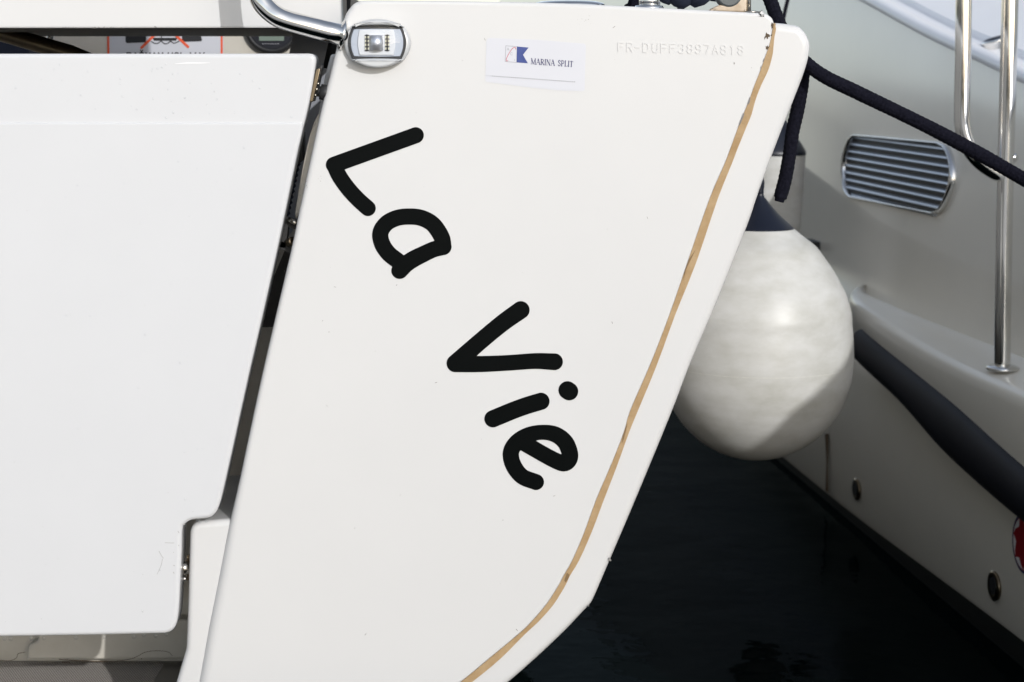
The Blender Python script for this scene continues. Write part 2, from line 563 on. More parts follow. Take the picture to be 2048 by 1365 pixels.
# hull behind it, with the flange that shows to the right of the seam
flange = spline([(1551, 46), (1573, 48), (1595, 52), (1606, 59), (1615, 71), (1621, 88), (1620, 107), (1613, 137), (1595, 186), (1566, 259), (1539, 330), (1514, 400), (1496, 453), (1437, 602),
          (1384, 725), (1342, 833), (1273, 1000), (1224, 1115), (1191, 1192), (1181, 1211), (1168, 1225), (1117, 1278), (1021, 1365), (900, 1460), (720, 1600), (400, 1790), (-1500, 1880)], 4)
outB = [(742, 40), (1000, 40), (1500, 60), (1535, 46)] + flange + [(-1500, 1650), (380, 1650)] + [(x + 26, y) for x, y in wingL[::-1] if 120 < y < 1440]
hullp = P2(outB, .005)
mb = MB(); mb.add(*slab_geo(hullp, .005, .45, .011, 7))
# the hull runs on forward, hollow inside the cockpit: only the starboard side, the deck and the bottom
fl3 = [p for p in P2([(1500, 60)] + flange, .005)]
V = []; NS = 18
for k in range(NS + 1):
    t = k / NS; yy = .40 + 5.2 * t
    for x, z in fl3:
        V.append((x - .02 * t - .9 * t ** 3 * (1 if x > -1 else 0), yy, z + .10 * t * (1 if z > 1 else 0)))
m_ = len(fl3)
Fc = [(k * m_ + i, (k + 1) * m_ + i, (k + 1) * m_ + i + 1, k * m_ + i + 1) for k in range(NS) for i in range(m_ - 1)]
mb.add(V, Fc)
hz = PY(1500, 60, .005).z
mb.add([(-.20, .40, hz), (.36, .40, hz), (-.5, 5.6, hz + .1), (-.4, 5.6, hz + .1)], [(0, 1, 3, 2)])
mb.add([(-.20, .40, hz), (-.20, .40, .3), (-.25, 5.6, .3), (-.25, 5.6, hz + .1)], [(0, 1, 2, 3)])
hull = mb.build('hull', M['gel'], yacht)
# sealant in the seam
sp = P2(seamL[:-1] + seamR[:-1][::-1], .002)
slab('seam_sealant', sp, .0025, .01, M['seal'], yacht, r=0)
# dark streaks and chips along the seam
chips = [[(1533, 65), (1534.5, 68), (1538, 69), (1540, 72), (1539, 75), (1536.5, 74), (1536, 78), (1534, 78.5), (1532.5, 74.5), (1530.5, 77), (1529, 80), (1528.5, 75), (1531, 72), (1531.5, 68)],
         [(1531, 92), (1532.5, 94), (1535, 91), (1536, 94), (1540, 92), (1538, 95), (1536, 98), (1534, 101), (1533, 98), (1531.5, 99), (1532, 95)],
         [(1544, 45), (1547, 49), (1546, 56), (1544, 58), (1542, 51)],
         [(1541, 71), (1545, 68), (1543, 73)],
         [(1527, 119), (1529, 117), (1528, 123), (1526, 124)], [(1521, 135), (1523, 132), (1522, 139)],
         [(1499, 196), (1501, 194), (1500, 204), (1497, 210), (1496, 206)], [(1487, 226), (1489, 229), (1482, 246), (1478, 253), (1480, 243)]]
for k, l_ in enumerate(chips): decal('paint_chip', None, M['seal_dark'] if k < 4 else M['scuff'], yacht, Y=-.0001, thick=.0003, loops=[l_])
streak = [[(1391, 500), (1383, 517), (1372, 540), (1367, 560), (1369, 545), (1378, 519)], [(1255, 847), (1252, 862), (1247, 880), (1244, 886), (1247, 866)],
          [(1134, 1146), (1139, 1150), (1137, 1158), (1131, 1165), (1129, 1161)]]
M['stain'] = mat('brown_stain', (.17, .105, .045), .7)
for l_ in streak: decal('sealant_stain', None, M['stain'], yacht, Y=.0022, thick=.0003, loops=[l_])
for st_ in [([(1219, 1117), (1221, 1121)], 1.6), ([(1177, 1212)], 1.2)]: decal('edge_chip', [st_], M['scuff'], yacht, Y=.0045, thick=.0004, step=.5)

# ---- the name, letter by letter
nm = empty('boat_name', (0, 0, 0)); nm.parent = yacht
def smooth_stroke(pts, r, n=6):
    if hasattr(r, '__len__'):
        q = spline([(x, y, rr) for (x, y), rr in zip(pts, r)], n)
        return [(a, b) for a, b, c in q], [c for a, b, c in q]
    return spline(pts, n), r
L_ = [([(831.5, 271), (668, 330)], 16.2), smooth_stroke([(668, 330), (679, 353), (696, 377), (715, 398), (736, 417)], 15.6)]
a_ = [smooth_stroke([(887, 494), (883, 474), (866, 449), (842, 436), (815, 433.5), (792, 437), (772, 448), (761, 466), (764, 487), (777, 507), (797, 523)], 16.2),
      smooth_stroke([(887, 494.5), (868, 499), (848, 508), (828, 518), (813, 528), (799.5, 541.5)], [16, 16, 16.3, 16.8, 16.8, 16.8])]
V_ = [smooth_stroke([(1041.5, 620.5), (1005, 646.5), (958.5, 685), (911, 727)], [17.8, 17.2, 17, 17.8]),
      smooth_stroke([(911, 727), (960, 728.5), (1018, 726), (1070, 722.5), (1109, 724)], [17.8, 16.2, 15.6, 15.8, 16.8])]
i_ = [smooth_stroke([(986, 838), (1010, 828), (1031, 819.5), (1055, 811), (1082, 803)], 17.2), ([(1135, 780.8), (1138.5, 783.2)], 18)]
e_ = [smooth_stroke([(1050.8, 888), (1085.4, 908), (1112, 922), (1128, 927), (1138, 920), (1139.5, 906), (1130, 884), (1110, 869), (1084, 865), (1057.4, 870), (1034.3, 884), (1022, 905), (1026.5, 930), (1044, 953), (1072, 964.5)],
                    [16, 15.8, 16, 16.3, 16.5, 16.5, 16.5, 16, 15, 15.5, 16, 16.2, 16.2, 16, 16])]
for L in (L_, a_, V_, i_, e_):
    decal('letter', L, M['black_vinyl'], nm, Y=-.0001, thick=.0005, step=1.3)

# ---- marina sticker
stk = slab('marina_sticker', P2(rounded([(973, 76), (1075, 80), (1172, 88), (1169, 183), (1120, 181.5), (1067, 176.5), (970.5, 164)], [8, 0, 6, 5, 0, 0, 4])), -.0003, .0003, M['paper'], yacht, r=0)
YS = -.0003
fr = [(1011.7, 92), (1034, 93.6), (1033.3, 125.4), (1010.2, 123.5)]
decal('flag_outline', [(fr + [fr[0]], .55)], M['ink_grey'], stk, Y=YS, thick=.0002, step=.25)
decal('blue_flag', None, M['ink_blue'], stk, Y=YS, thick=.0003, loops=[[(1033.9, 93.4), (1057.4, 95.5), (1046, 110), (1055.8, 127), (1033.2, 125.4)]])
decal('red_curve', [smooth_stroke([(1031.5, 99), (1031, 96), (1027.5, 95.6), (1022, 101), (1016, 111), (1012.6, 119), (1013, 122.3), (1016, 121.8)], .6)], M['ink_red'], stk, Y=YS, thick=.0004, step=.25)
def strokes_of(text, glyphs, org, ex, ey, adv, r):
    out = []; pen = 0.0
    for ch in text:
        if ch == ' ': pen += adv * .55; continue
        for g in glyphs[ch]:
            pr, k = (g[0], g[1]) if isinstance(g, tuple) else (g, 1.0)
            out.append(([(org[0] + ex[0] * (x + pen) + ey[0] * y, org[1] + ex[1] * (x + pen) + ey[1] * y) for x, y in pr], r * k))
        pen += GW.get(ch, 1.0) * adv
    return out
# serif capitals: (polyline, relative weight); box 0..w by 0..1, thick stems 1, thin .45
T, B = 1.0, .42
def serif(x, y, w=.13): return ([(x - w, y), (x + w, y)], B * .8)
SER = {
 'M': [([(.12, 0), (.14, 1)], B), ([(.14, 1), (.50, .05)], T), ([(.50, .05), (.86, 1)], B), ([(.88, 0), (.86, 1)], T), serif(.12, 0), serif(.88, 0), serif(.08, 1, .08), serif(.92, 1, .08)],
 'A': [([(.10, 0), (.42, 1)], B), ([(.42, 1), (.76, 0)], T), ([(.22, .34), (.63, .34)], B), serif(.10, 0, .11), serif(.76, 0)],
 'R': [([(.17, 0), (.17, 1)], T), (spline([(.17, .97), (.42, .97), (.58, .86), (.58, .63), (.42, .5), (.17, .5)], 4), .7), ([(.36, .5), (.70, 0)], T), serif(.17, 0), serif(.72, 0, .06), serif(.1, 1, .07)],
 'I': [([(.16, 0), (.16, 1)], T), serif(.16, 0), serif(.16, 1)],
 'N': [([(.14, 0), (.14, 1)], B), ([(.14, 1), (.72, 0)], T), ([(.72, 0), (.72, 1)], B), serif(.14, 0), serif(.1, 1, .08), serif(.72, 1)],
 'S': [(spline([(.50, .80), (.44, .95), (.28, 1.0), (.13, .88), (.15, .68), (.32, .53), (.48, .38), (.51, .18), (.38, .02), (.20, .02), (.10, .20)], 4), .8)],
 'P': [([(.17, 0), (.17, 1)], T), (spline([(.17, .97), (.42, .97), (.57, .85), (.57, .62), (.42, .46), (.17, .46)], 4), .7), serif(.17, 0), serif(.1, 1, .07)],
 'L': [([(.17, 0), (.17, 1)], T), ([(.17, .02), (.60, .02), (.62, .24)], B), serif(.1, 0, .07), serif(.17, 1)],
 'T': [([(.36, 0), (.36, 1)], T), ([(.06, .78), (.08, .98), (.64, .98), (.66, .78)], B), serif(.36, 0)],
}
GW = dict(M=1.04, A=.88, R=.82, I=.36, N=.88, S=.64, P=.70, L=.68, T=.72)
tx = strokes_of('MARINA SPLIT', SER, (1061.4, 128.6), (9.9, .66), (.55, -11.2), 1.0, .92)
wid = max(x for s, r in tx for x, y in s) - 1061.4
k = 84.5 / wid
tx = [([(1061.4 + (x - 1061.4) * k, y + (x - 1061.4) * (k - 1) * .066) for x, y in s], r) for s, r in tx]
decal('marina_text', tx, M['ink_navy'], stk, Y=YS, thick=.0002, step=.3)
GW = {}
decal('small_initials', [([(1014, 101), (1016, 96), (1018.4, 101.4)], .4), ([(1014.6, 99.4), (1017.4, 99.6)], .3), (spline([(1025, 106.5), (1022.6, 105.6), (1021, 108), (1022.4, 110.6), (1025, 110)], 4), .4), ([(1029, 119), (1028.9, 122.4)], .35)],
      M['ink_grey'], stk, Y=YS, thick=.0002, step=.2)
decal('dotted_line', [([(972.4 + 176.2 * i / 42, 151.7 + 12.7 * i / 42 + .2 * math.sin(i))], .9) for i in range(3, 43)], M['ink_black'], stk, Y=YS, thick=.0002, step=.3)
decal('faded_dots', [([(972.4 + 176.2 * i / 42, 151.7 + 12.7 * i / 42)], .8) for i in range(3)], M['ink_grey'], stk, Y=YS, thick=.0002, step=.3)

# ---- embossed hull number
c4 = lambda p: spline(p, 3)
STK = {'F': [[(0, 0), (0, 1), (1, 1)], [(0, .55), (.8, .55)]], 'R': [[(0, 0), (0, 1), (.75, 1), (1, .85), (1, .68), (.75, .52), (0, .52)], [(.5, .52), (1, 0)]], '-': [[(.1, .5), (.9, .5)]],
 'D': [[(0, 0), (0, 1), (.65, 1), (1, .75), (1, .25), (.65, 0), (0, 0)]], 'U': [[(0, 1), (0, .2), (.25, 0), (.75, 0), (1, .2), (1, 1)]],
 '3': [[(0, .85), (.25, 1), (.75, 1), (1, .8), (.8, .55), (.45, .52)], [(.8, .52), (1, .25), (.75, 0), (.25, 0), (0, .15)]],
 '8': [[(.25, .53), (0, .75), (.25, 1), (.75, 1), (1, .75), (.75, .53), (.25, .53), (0, .25), (.25, 0), (.75, 0), (1, .25), (.75, .53)]],
 '9': [[(0, .12), (.25, 0), (.75, 0), (1, .25), (1, .75), (.75, 1), (.25, 1), (0, .75), (.25, .48), (1, .48)]],
 '7': [[(0, 1), (1, 1), (.45, 0)]], 'A': [[(0, 0), (.5, 1), (1, 0)], [(.2, .38), (.8, .38)]], '1': [[(.3, .85), (.55, 1), (.55, 0)]],
 'P': [[(0, 0), (0, 1), (.8, 1), (1, .85), (1, .62), (.8, .46), (0, .46)]], 'S': [[(1, .85), (.8, 1), (.2, 1), (0, .8), (.2, .55), (.8, .45), (1, .2), (.8, 0), (.2, 0), (0, .15)], [(.2, 1.35), (.5, 1.18), (.8, 1.35)]],
 'M': [[(0, 0), (0, 1), (.5, .3), (1, 1), (1, 0)]], 'N': [[(0, 0), (0, 1), (1, 0), (1, 1)]], 'G': [[(1, .8), (.75, 1), (.25, 1), (0, .75), (0, .25), (.25, 0), (.75, 0), (1, .2), (1, .5), (.6, .5)]],
 'L': [[(0, 1), (0, 0), (.9, 0)]], 'J': [[(.8, 1), (.8, .2), (.55, 0), (.25, 0), (0, .2)]]}
hin = []
xs_ = [110, 200, 280, 365, 462, 550, 640, 730, 818, 905, 990, 1080, 1163, 1248, 1338]
for ch, cx in zip('FR-DUFF3897A818', xs_):
    bx = 1220 + cx / 5.12; by = 103 + (bx - 1241) * .0272
    for g in STK[ch]:
        hin.append(([(bx + (x - .5) * 10.2 - .02 * (1 - y), by - y * 17.4 + .27 * (x - .5)) for x, y in g], 1.25))
lp = contours(hin, .5)
hin_mb = MB()
v, f = fill_geo(lp, lambda x, y: PY(x, y, -.00005), .0007, (0, -1, 0)); hin_mb.add(v, f)
hin_mb.build('hull_number', M['gel'], yacht, smooth=False)
# specks and scuffs
sp_ = [([(1468.5, 127)], 1.3), ([(1468, 125), (1468.2, 129.5)], .45), ([(1503, 136)], .7), ([(1230, 53), (1226, 56)], .5)]
for _ in range(46):
    x, y = random.uniform(560, 1400), random.uniform(30, 1330)
    if x > 1500 - (y - 100) * .34 or x < 720 - y * .25: continue
    a = random.uniform(0, 6.28); l = random.choice([0, 0, 0, 2, 4])
    sp_.append(([(x, y), (x + l * math.cos(a), y + l * math.sin(a))], random.uniform(.3, .55)))
for (x, y, n) in ((600, 385, 12), (612, 370, 6), (577, 544, 14), (640, 355, 4), (1175, 41, 6), (1160, 40, 4)):
    for _ in range(n):
        sp_.append(([(x + random.gauss(0, 4), y + random.gauss(0, 5))], random.uniform(.3, .7)))
decal('scuff_mark', sp_, M['scuff'], yacht, Y=-.00005, thick=.0002, step=.45)['kind'] = 'stuff'

# ---- navigation light
nl = empty('navigation_light', PY(754, 90, 0)); nl.parent = yacht
def bar(pts, n=6): return P2(spline(pts, n, closed=True), 0)
def barrel(cx, cy, hw, hh, bx, by, n=10):   # rectangle with bulging sides, in pixels
    out = []
    for k in range(n): t = k / n; out.append((cx - hw + 2 * hw * t, cy - hh - by * (1 - (2 * t - 1) ** 2)))
    for k in range(n): t = k / n; out.append((cx + hw + bx * (1 - (2 * t - 1) ** 2), cy - hh + 2 * hh * t))
    for k in range(n): t = k / n; out.append((cx + hw - 2 * hw * t, cy + hh + by * (1 - (2 * t - 1) ** 2)))
    for k in range(n): t = k / n; out.append((cx - hw - bx * (1 - (2 * t - 1) ** 2), cy + hh - 2 * hh * t))
    return out
YL = -.022
slab('housing', P2(barrel(754, 87, 52, 35, 15, 14), -.012), -.012, .012, M['silver'], nl, r=.006, seg=6)
# top and bottom caps stand proud of the window
def cap(y0, y1, flip):
    pts = []
    for k in range(17):
        t = k / 16; pts.append((702 + 105 * t, y0 + (y1 - y0) * (1 - (2 * t - 1) ** 2)))
    for k in range(1, 16):
        t = 1 - k / 16; pts.append((702 + 105 * t, y0 + flip * 4 * (1 - (2 * t - 1) ** 2)))
    return P2(pts, YL)
slab('top_cap', cap(54, 40, -1), YL, .022, M['silver'], nl, r=.003)
slab('bottom_cap', cap(119, 136, -.4), YL, .022, M['silver'], nl, r=.003)
gk = slab('gasket', P2(barrel(754, 86, 49, 32.5, 9, 2), -.0155), -.0155, .005, M['rubber'], nl, r=.001)
slab('lamp_tray', P2(barrel(754, 86, 46, 27, 6.5, 1), -.0165), -.0165, .004, M['grey_plastic'], nl, r=.001)
slab('lamp_panel', P2(barrel(753, 85.5, 34, 25.5, 4, 0), -.0185), -.0185, .003, M['white_plastic'], nl, r=.0012)
p0 = PY(753, 101, -.018); p1 = PY(753, 71, -.018)
cyl = MB(); cyl.add(*tube_geo([p0, p1], .0092, 32)); cyl.build('reflector', M['mirror'], nl)
for sx in (734, 774.5):
    bd = MB(); ld_ = MB()
    q = PY(sx, 86, -.0195)
    bd.add(*box_geo(q, (.0010, .0008, .0112)))
    for k in range(5):
        bd.add(*box_geo(PY(sx, 71 + 7.6 * k, -.0196), (.0030, .0007, .0006)))
    for k in range(4):
        for s in (-1, 1): ld_.add(*box_geo(PY(sx + s * 2.6, 74.8 + 7.6 * k, -.0193), (.0010, .0006, .0012)))
    b_ = bd.build('circuit_board', M['rubber'], nl, smooth=False); ld_.build('led_row', M['led'], nl, smooth=False)
# bulged clear lens
V = []; nxk, nyk = 18, 8
for j in range(nyk + 1):
    for i in range(nxk + 1):
        u = i / nxk * 2 - 1; v_ = j / nyk * 2 - 1
        q = PY(754 + u * (47 + 9 * (1 - v_ * v_)), 86 + v_ * 31, -.018)
        V.append((q.x, -.018 - .010 * (1 - u * u) ** .7, q.z))
Fc = [(j * (nxk + 1) + i, j * (nxk + 1) + i + 1, (j + 1) * (nxk + 1) + i + 1, (j + 1) * (nxk + 1) + i) for j in range(nyk) for i in range(nxk)]
build('lens', V, Fc, M['lens'], nl)

# ---- inner boss beside the boarding step, below the wing edge
boss = rounded([(379, 1047), (456, 1040), (530, 1036), (520, 1660), (250, 1660), (352, 1365), (371, 1300), (375, 1193)], [26, 0, 0, 0, 0, 40, 40, 0])
slab('step_moulding', P2(boss, .009), .009, .60, M['gel'], yacht, r=.009, seg=6)

# ---- boarding step and riser under the gate
YR = .55
zt = PY(100, 1322, YR).z
step = slab('boarding_step', [(-1.9, zt - .05), (-.20, zt - .05), (-.20, zt), (-1.9, zt)], .0, YR, M['tread'], yacht, r=0)
mb = MB(); x0, x1 = -1.9, PZ(322, 1340, zt).x
mb.add([(x0, .06, zt + .0015), (x1, .06, zt + .0015), (x1, YR - .012, zt + .0015), (x0, YR - .012, zt + .0015)], [(0, 1, 2, 3)])
mb.build('antiskid_pad', M['skid'], step)
slab('step_riser', [(-1.9, zt - .02), (-.16, zt - .02), (-.16, zt + .55), (-1.9, zt + .55)], YR, .05, M['gel_cream'], yacht, r=0)
# moulded pad on the riser that catches a stripe of sun
pad = rounded(P2([(53, 1319), (56, 1292), (66, 1284), (330, 1284), (330, 1319)], YR - .035), [.003, .01, .01, 0, 0])
zpad = PY(60, 1200, YR).z
q = [PY(53, 1320, YR - .03), PY(57, 1290, YR - .03), PY(74, 1285, YR - .03), PY(82, 1240, YR - .03), PY(420, 1240, YR - .03), PY(420, 1320, YR - .03)]
slab('riser_pad', rounded([(p.x, p.z) for p in q], [0, .012, .012, 0, 0, 0]), YR - .03, .04, M['gel_cream'], yacht, r=.006)
dirt = [smooth_stroke([(118, 1319), (160, 1322), (200, 1323), (230, 1323), (258, 1319), (275, 1313), (290, 1305), (312, 1302), (335, 1304), (345, 1312)], [.6, 1.0, .8, .6, .5, .5, .45, .4, .4, .3]), smooth_stroke([(0, 1321), (20, 1322), (33, 1316), (36, 1308), (50, 1305)], .55)]
dirt += [([(125 + 5 * k, 1324.5 + .3 * (k % 2)), (129 + 5 * k, 1325)], .6) for k in range(3)] + [([(283, 1318)], 1.0), ([(274, 1323)], .7)]
decal('dirt_line', dirt, M['seal_dark'], yacht, Y=YR - .0302, thick=.0002, step=.4)

# ---- the gate
gate = empty('transom_gate', PY(200, 1270, 0)); gate.parent = yacht
gr = [(622, 110), (631, 122), (618, 205), (596, 297), (558, 481), (523, 638), (497, 750), (453, 950), (438, 1011), (427, 1031), (414, 1038), (383, 1041.5), (370, 1049), (363.5, 1060), (362, 1102), (359, 1170), (356, 1224), (351, 1251), (343, 1263), (330, 1268.5)]
gr = spline(gr, 3)
gr = [p for p in gr if p[1] > 135]
upper = rounded([(-1500, 109), (634, 107.5)] + [p for p in gr if p[1] < 262] + [(598, 275), (-1500, 275)], [0, 17] + [0] * (len([p for p in gr if p[1] < 262]) + 2))
slab('gate_panel', P2(upper, -.006), -.006, .034, M['gel_gate'], gate, r=.0055, seg=6)
low_r = [p for p in gr if p[1] > 256]
lower = rounded([(-1500, 246), (605, 246)] + low_r + [(182, 1272), (0, 1275), (-1500, 1285)], [0, 5] + [0] * (len(low_r) + 3))
rl = [.0022 if y < 252 else (.0024 + .0036 * min(1, (y - 252) / 40)) for x, y in lower]
slab('gate_face', P2(lower, -.0085), -.0085, .0365, M['gel_gate'], gate, r=rl, seg=6)
sc_ = [smooth_stroke([(318, 1103), (323, 1112), (327, 1117)], .4), smooth_stroke([(325, 1118), (322, 1132), (314, 1149)], .4), ([(330, 1086), (348, 1086.5)], .5), ([(347, 1105)], .8), ([(347, 1131), (349, 1132)], .7), ([(347, 1145), (348, 1147)], .8), ([(356, 1063), (358, 1066)], .6), ([(357, 1091), (358, 1092)], .6)]
for _ in range(40):
    x, y = random.uniform(5, 560), random.uniform(130, 1250)
    if x > 600 - (y - 200) * .24: continue
    sc_.append(([(x, y)], random.uniform(.3, .8)))
for _ in range(9): x = random.uniform(148, 250); sc_.append(([(x, 900 + random.uniform(-60, 60))], .3))
decal('scuff_mark', [s for s in sc_ if s[0][0][1] > 262], M['scuff_soft'], gate, Y=-.0086, thick=.0002, step=.4)['kind'] = 'stuff'
# scrape on the upper band
decal('scrape', [smooth_stroke([(350, 128), (375, 126.5), (400, 126.5), (420, 126)], [.4, 1.4, 1.2, .3])], mat('scrape', (.66, .66, .67), .6), gate, Y=-.0061, thick=.0002, step=.5)
# water drops: beads on the face, hanging drops along the lower edges
dm = MB()
def bead(x, y, r, Y, k=.45, stretch=1.0):
    c = PY(x, y, Y); prof = []
    seg = 10; V = []; F_ = []
    for i in range(5):
        a = math.pi / 2 * i / 4
        for j in range(seg):
            b = 2 * math.pi * j / seg
            V.append((c.x + r * math.cos(a) * math.cos(b), Y - r * k * math.sin(a), c.z + r * stretch * math.cos(a) * math.sin(b)))
    for i in range(4):
        for j in range(seg):
            j2 = (j + 1) % seg; F_.append((i * seg + j, i * seg + j2, (i + 1) * seg + j2, (i + 1) * seg + j))
    dm.add(V, F_)
for x, y in ((9, 1276), (22, 1276), (63, 1275.5), (88, 1275), (152, 1274), (209, 1273), (268, 1272), (288, 1269), (312, 1270), (333, 1268), (398, 1041), (413, 1040), (369, 1049)):
    bead(x, y + 1.2, random.uniform(.0030, .0042), -.002, .9, 1.1)
for _ in range(95):
    y = random.choice([random.uniform(125, 240), random.uniform(265, 1240)]); x = random.triangular(0, 600, 470)
    if x > 598 - max(0, y - 240) * .21 - 14: continue
    bead(x, y, random.uniform(.0006, .0017), -.0061 if y < 242 else -.0086, .35, random.uniform(.8, 1.3))
o = dm.build('water_drops', M['drop'], gate); o['kind'] = 'stuff'

# hinge hardware in the slot
hg = empty('gate_hinge', PY(632, 172, .01)); hg.parent = yacht
slab('hinge_plate', P2([(632, 139), (637, 137), (640, 139), (626, 203), (620, 205), (619, 200)], -.0), .002, .03, M['bronze'], hg, r=.001)
slab('hinge_arm', P2([(633, 140), (641, 131), (645, 132), (644, 138), (637, 172), (632, 178)], .02), .02, .02, M['rubber'], hg, r=.001)
for x, y in ((637, 147), (635.5, 168), (630, 191)):
    lathe('screw', [(.0022, 0), (.0026, .0015), (.0016, .0028)], PY(x, y, .006), M['steel'], hg, axis=(.9, -.5, 0), seg=14)
mb = MB(); mb.add(*tube_geo([PY(631, 178, .012), PY(640, 181, .012)], .003, 14)); mb.add(*tube_geo([PY(633, 180, .012), PY(634.5, 180.3, .012)], .0055, 14)); mb.build('bolt', M['steel'], hg)
mb = MB(); mb.add(*tube_geo([PY(636, 183, .014), PY(642, 184, .014)], .0075, 18)); mb.add(*tube_geo([PY(641, 184, .014), PY(662, 188, .014)], .011, 18)); mb.build('rubber_stop', M['rubber'], hg)

lt = empty('gate_latch', PY(572, 470, .05)); lt.parent = yacht
mb = MB(); mb.add(*box_geo(PY(571, 442, .05), (.018, .01, .006), Matrix.Rotation(R(20), 3, 'Y'))); mb.add(*box_geo(PY(566, 470, .05), (.007, .012, .017), Matrix.Rotation(R(8), 3, 'Y'))); mb.add(*box_geo(PY(567, 490, .05), (.014, .012, .005), Matrix.Rotation(R(30), 3, 'Y')))
mb.build('latch_body', M['rubber'], lt)
lathe('latch_roller', [(.003, -.006), (.006, -.006), (.006, .006), (.003, .006)], PY(581, 484, .03), M['bronze'], lt, axis=(.6, -.7, .3), seg=18)
lathe('latch_pin', [(.004, -.008), (.004, .008)], PY(586, 444, .03), M['steel'], lt, axis=(.8, -.5, -.3), seg=14)

hb = empty('gate_pivot', PY(369, 1140, .03)); hb.parent = yacht
mb = MB(); mb.add(*tube_geo([PY(361, 1138, .022), PY(378, 1134, .022)], .0105, 20)); mb.build('pivot_bush', M['steel'], hb)
mb = MB(); mb.add(*tube_geo([PY(364, 1158, .02), PY(373, 1158, .02)], .0035, 12)); mb.build('pivot_clip', M['chrome'], hb)
slab('pivot_bracket', P2([(374, 1112), (380, 1110), (380, 1160), (374, 1162)], .03), .03, .01, M['bronze'], hb, r=0)

# strips seen in the slot: bumper trim, toothed strut, inner wall
slab('coaming_trim', P2(spline([(641, 226), (632, 236), (622, 262), (612, 300), (602, 350), (594, 400), (590, 430), (598, 434), (640, 380), (650, 240)], 5, closed=True), .03), .03, .05, M['gel_cream'], yacht, r=.004)
slab('wing_fairing', P2(rounded([(661, 109), (700, 107), (690, 210), (632, 250), (650, 150)], [7, 0, 0, 6, 6]), .06), .06, .12, M['gel'], yacht, r=.006)
mb = MB(); mb.add(*slab_geo(P2([(590, 268), (606, 266), (606, 320), (575, 345)], .09), .09, .03, 0)); mb.build('black_pad', M['rubber'], yacht)
tooth = [(571, 445), (588, 300), (600, 300)]
for k in range(12): y = 320 + k * 11; x = 605 - (y - 300) * .21; tooth += [(x, y), (x - 5, y + 5)]
slab('toothed_strip', P2(tooth + [(574, 446)], .11), .11, .02, M['canvas'], yacht, r=0)
slab('slot_cover', P2([(574, 490), (590, 490), (545, 655), (515, 655), (530, 600), (545, 560)], .14), .14, .02, M['rubber'], yacht, r=0)
slab('inner_wall', P2([(520, 560), (600, 440), (600, 1200), (300, 1200), (340, 1000)], .30), .30, .03, M['gel_cream'], yacht, r=0)

# ---- helm seat over the gate
hs = empty('helm_seat', PY(300, 40, .1)); hs.parent = yacht
slab('seat_front', P2([(-1500, 57.5), (300, 56.8), (684, 56), (664, -640), (-1500, -640)], .10), .10, .025, M['gel'], hs, r=.003)
sf = P2([(-1500, 57), (684, 55.5)], .10)
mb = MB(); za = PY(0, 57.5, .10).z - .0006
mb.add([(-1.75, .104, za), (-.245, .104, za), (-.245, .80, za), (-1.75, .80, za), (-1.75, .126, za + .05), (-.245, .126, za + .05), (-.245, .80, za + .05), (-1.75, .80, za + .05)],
       [(0, 1, 2, 3), (4, 7, 6, 5), (2, 6, 7, 3), (1, 5, 6, 2), (0, 3, 7, 4)]); mb.build('seat_underside', mat('seat_underside', (.10, .09, .075), .6, var=.3, vscale=9), hs, smooth=False)  # dark colour carries the shade under the seat
ch_ = []
for _ in range(34):
    x = random.gauss(190, 45); ch_.append(([(x, 57 - abs(random.gauss(0, 1.6))), (x + random.uniform(-3, 3), 56.5)], random.uniform(.3, .6)))
for x in (311, 313): ch_.append(([(x, 56), (x - 2, 53)], .5))
decal('edge_chip', ch_, M['scuff'], hs, Y=.0998, thick=.0002, step=.4)['kind'] = 'stuff'
# added black post: the shade in the gap between seat and wing
tube('gap_shade_post', [PY(686, -60, .2), PY(679, 70, .2), PY(664, 140, .2)], .014, M['gap_shade'], yacht)
slab('slot_shade_sheet', P2([(588, 60), (640, 60), (720, 60), (720, 600), (480, 600)], .55), .55, .03, M['grey_blue'], yacht, r=0)  # added sheet, coloured as the shade deep in the slot

# ---- handrail
rail = [PY(700, 74, .012), PY(673, 68, -.008), PY(640, 59.5, -.012), PY(605, 50, -.014), PY(575, 41.5, -.014), PY(556, 34, -.014), PY(538, 21, -.012), PY(524, 5, -.010), PY(514, -18, -.006), PY(506, -60, 0), PY(500, -140, .0)]
hr = tube('handrail', spline([tuple(p) for p in rail], 5), .0142, M['chrome'], yacht, seg=32)
lathe('rail_flange', [(.012, -.004), (.021, -.004), (.021, .001), (.0155, .004)], PY(684, 70.5, .003), M['chrome'], hr, axis=(-.97, -.12, .22), seg=32)

# ---- cockpit bulkhead, sticker and gauge
YB = 1.1
slab('bulkhead', P2([(-1600, -260), (690, -260), (690, 1400), (-1600, 1400)], YB), YB, .04, M['gel_cream'], yacht, r=0)
ws = slab('warning_sticker', P2([(215, 20), (447, 20), (447, 180), (215, 180)], YB - .002), YB - .002, .001, M['paper'], yacht, r=0)
YW = YB - .0022
for st_ in [([(216, 24), (217.5, 176)], 2.1), ([(443, 24), (444, 176)], 2.1)]: decal('orange_border', [st_], M['orange'], ws, Y=YW, thick=.0003, step=1)
decal('bow_picture', None, M['ink_black'], ws, Y=YW, thick=.0003, loops=[rounded([(251, 87), (251, 55), (292, 55), (292, 85)], [5, 0, 0, 0])[::-1], rounded([(364, 84), (364, 55), (397, 55), (405, 83)], [0, 0, 4, 4])[::-1],
      [(305, 76), (355, 76), (352, 82), (308, 82)][::-1], [(322, 60), (324, 60), (324, 76), (322, 76)][::-1]])
decal('wave_line', [smooth_stroke([(302, 83), (309, 87), (316, 87), (322, 83), (329, 88), (336, 87), (341, 83), (348, 87), (358, 83)], 1.0)], M['ink_black'], ws, Y=YW, thick=.0003, step=.7)
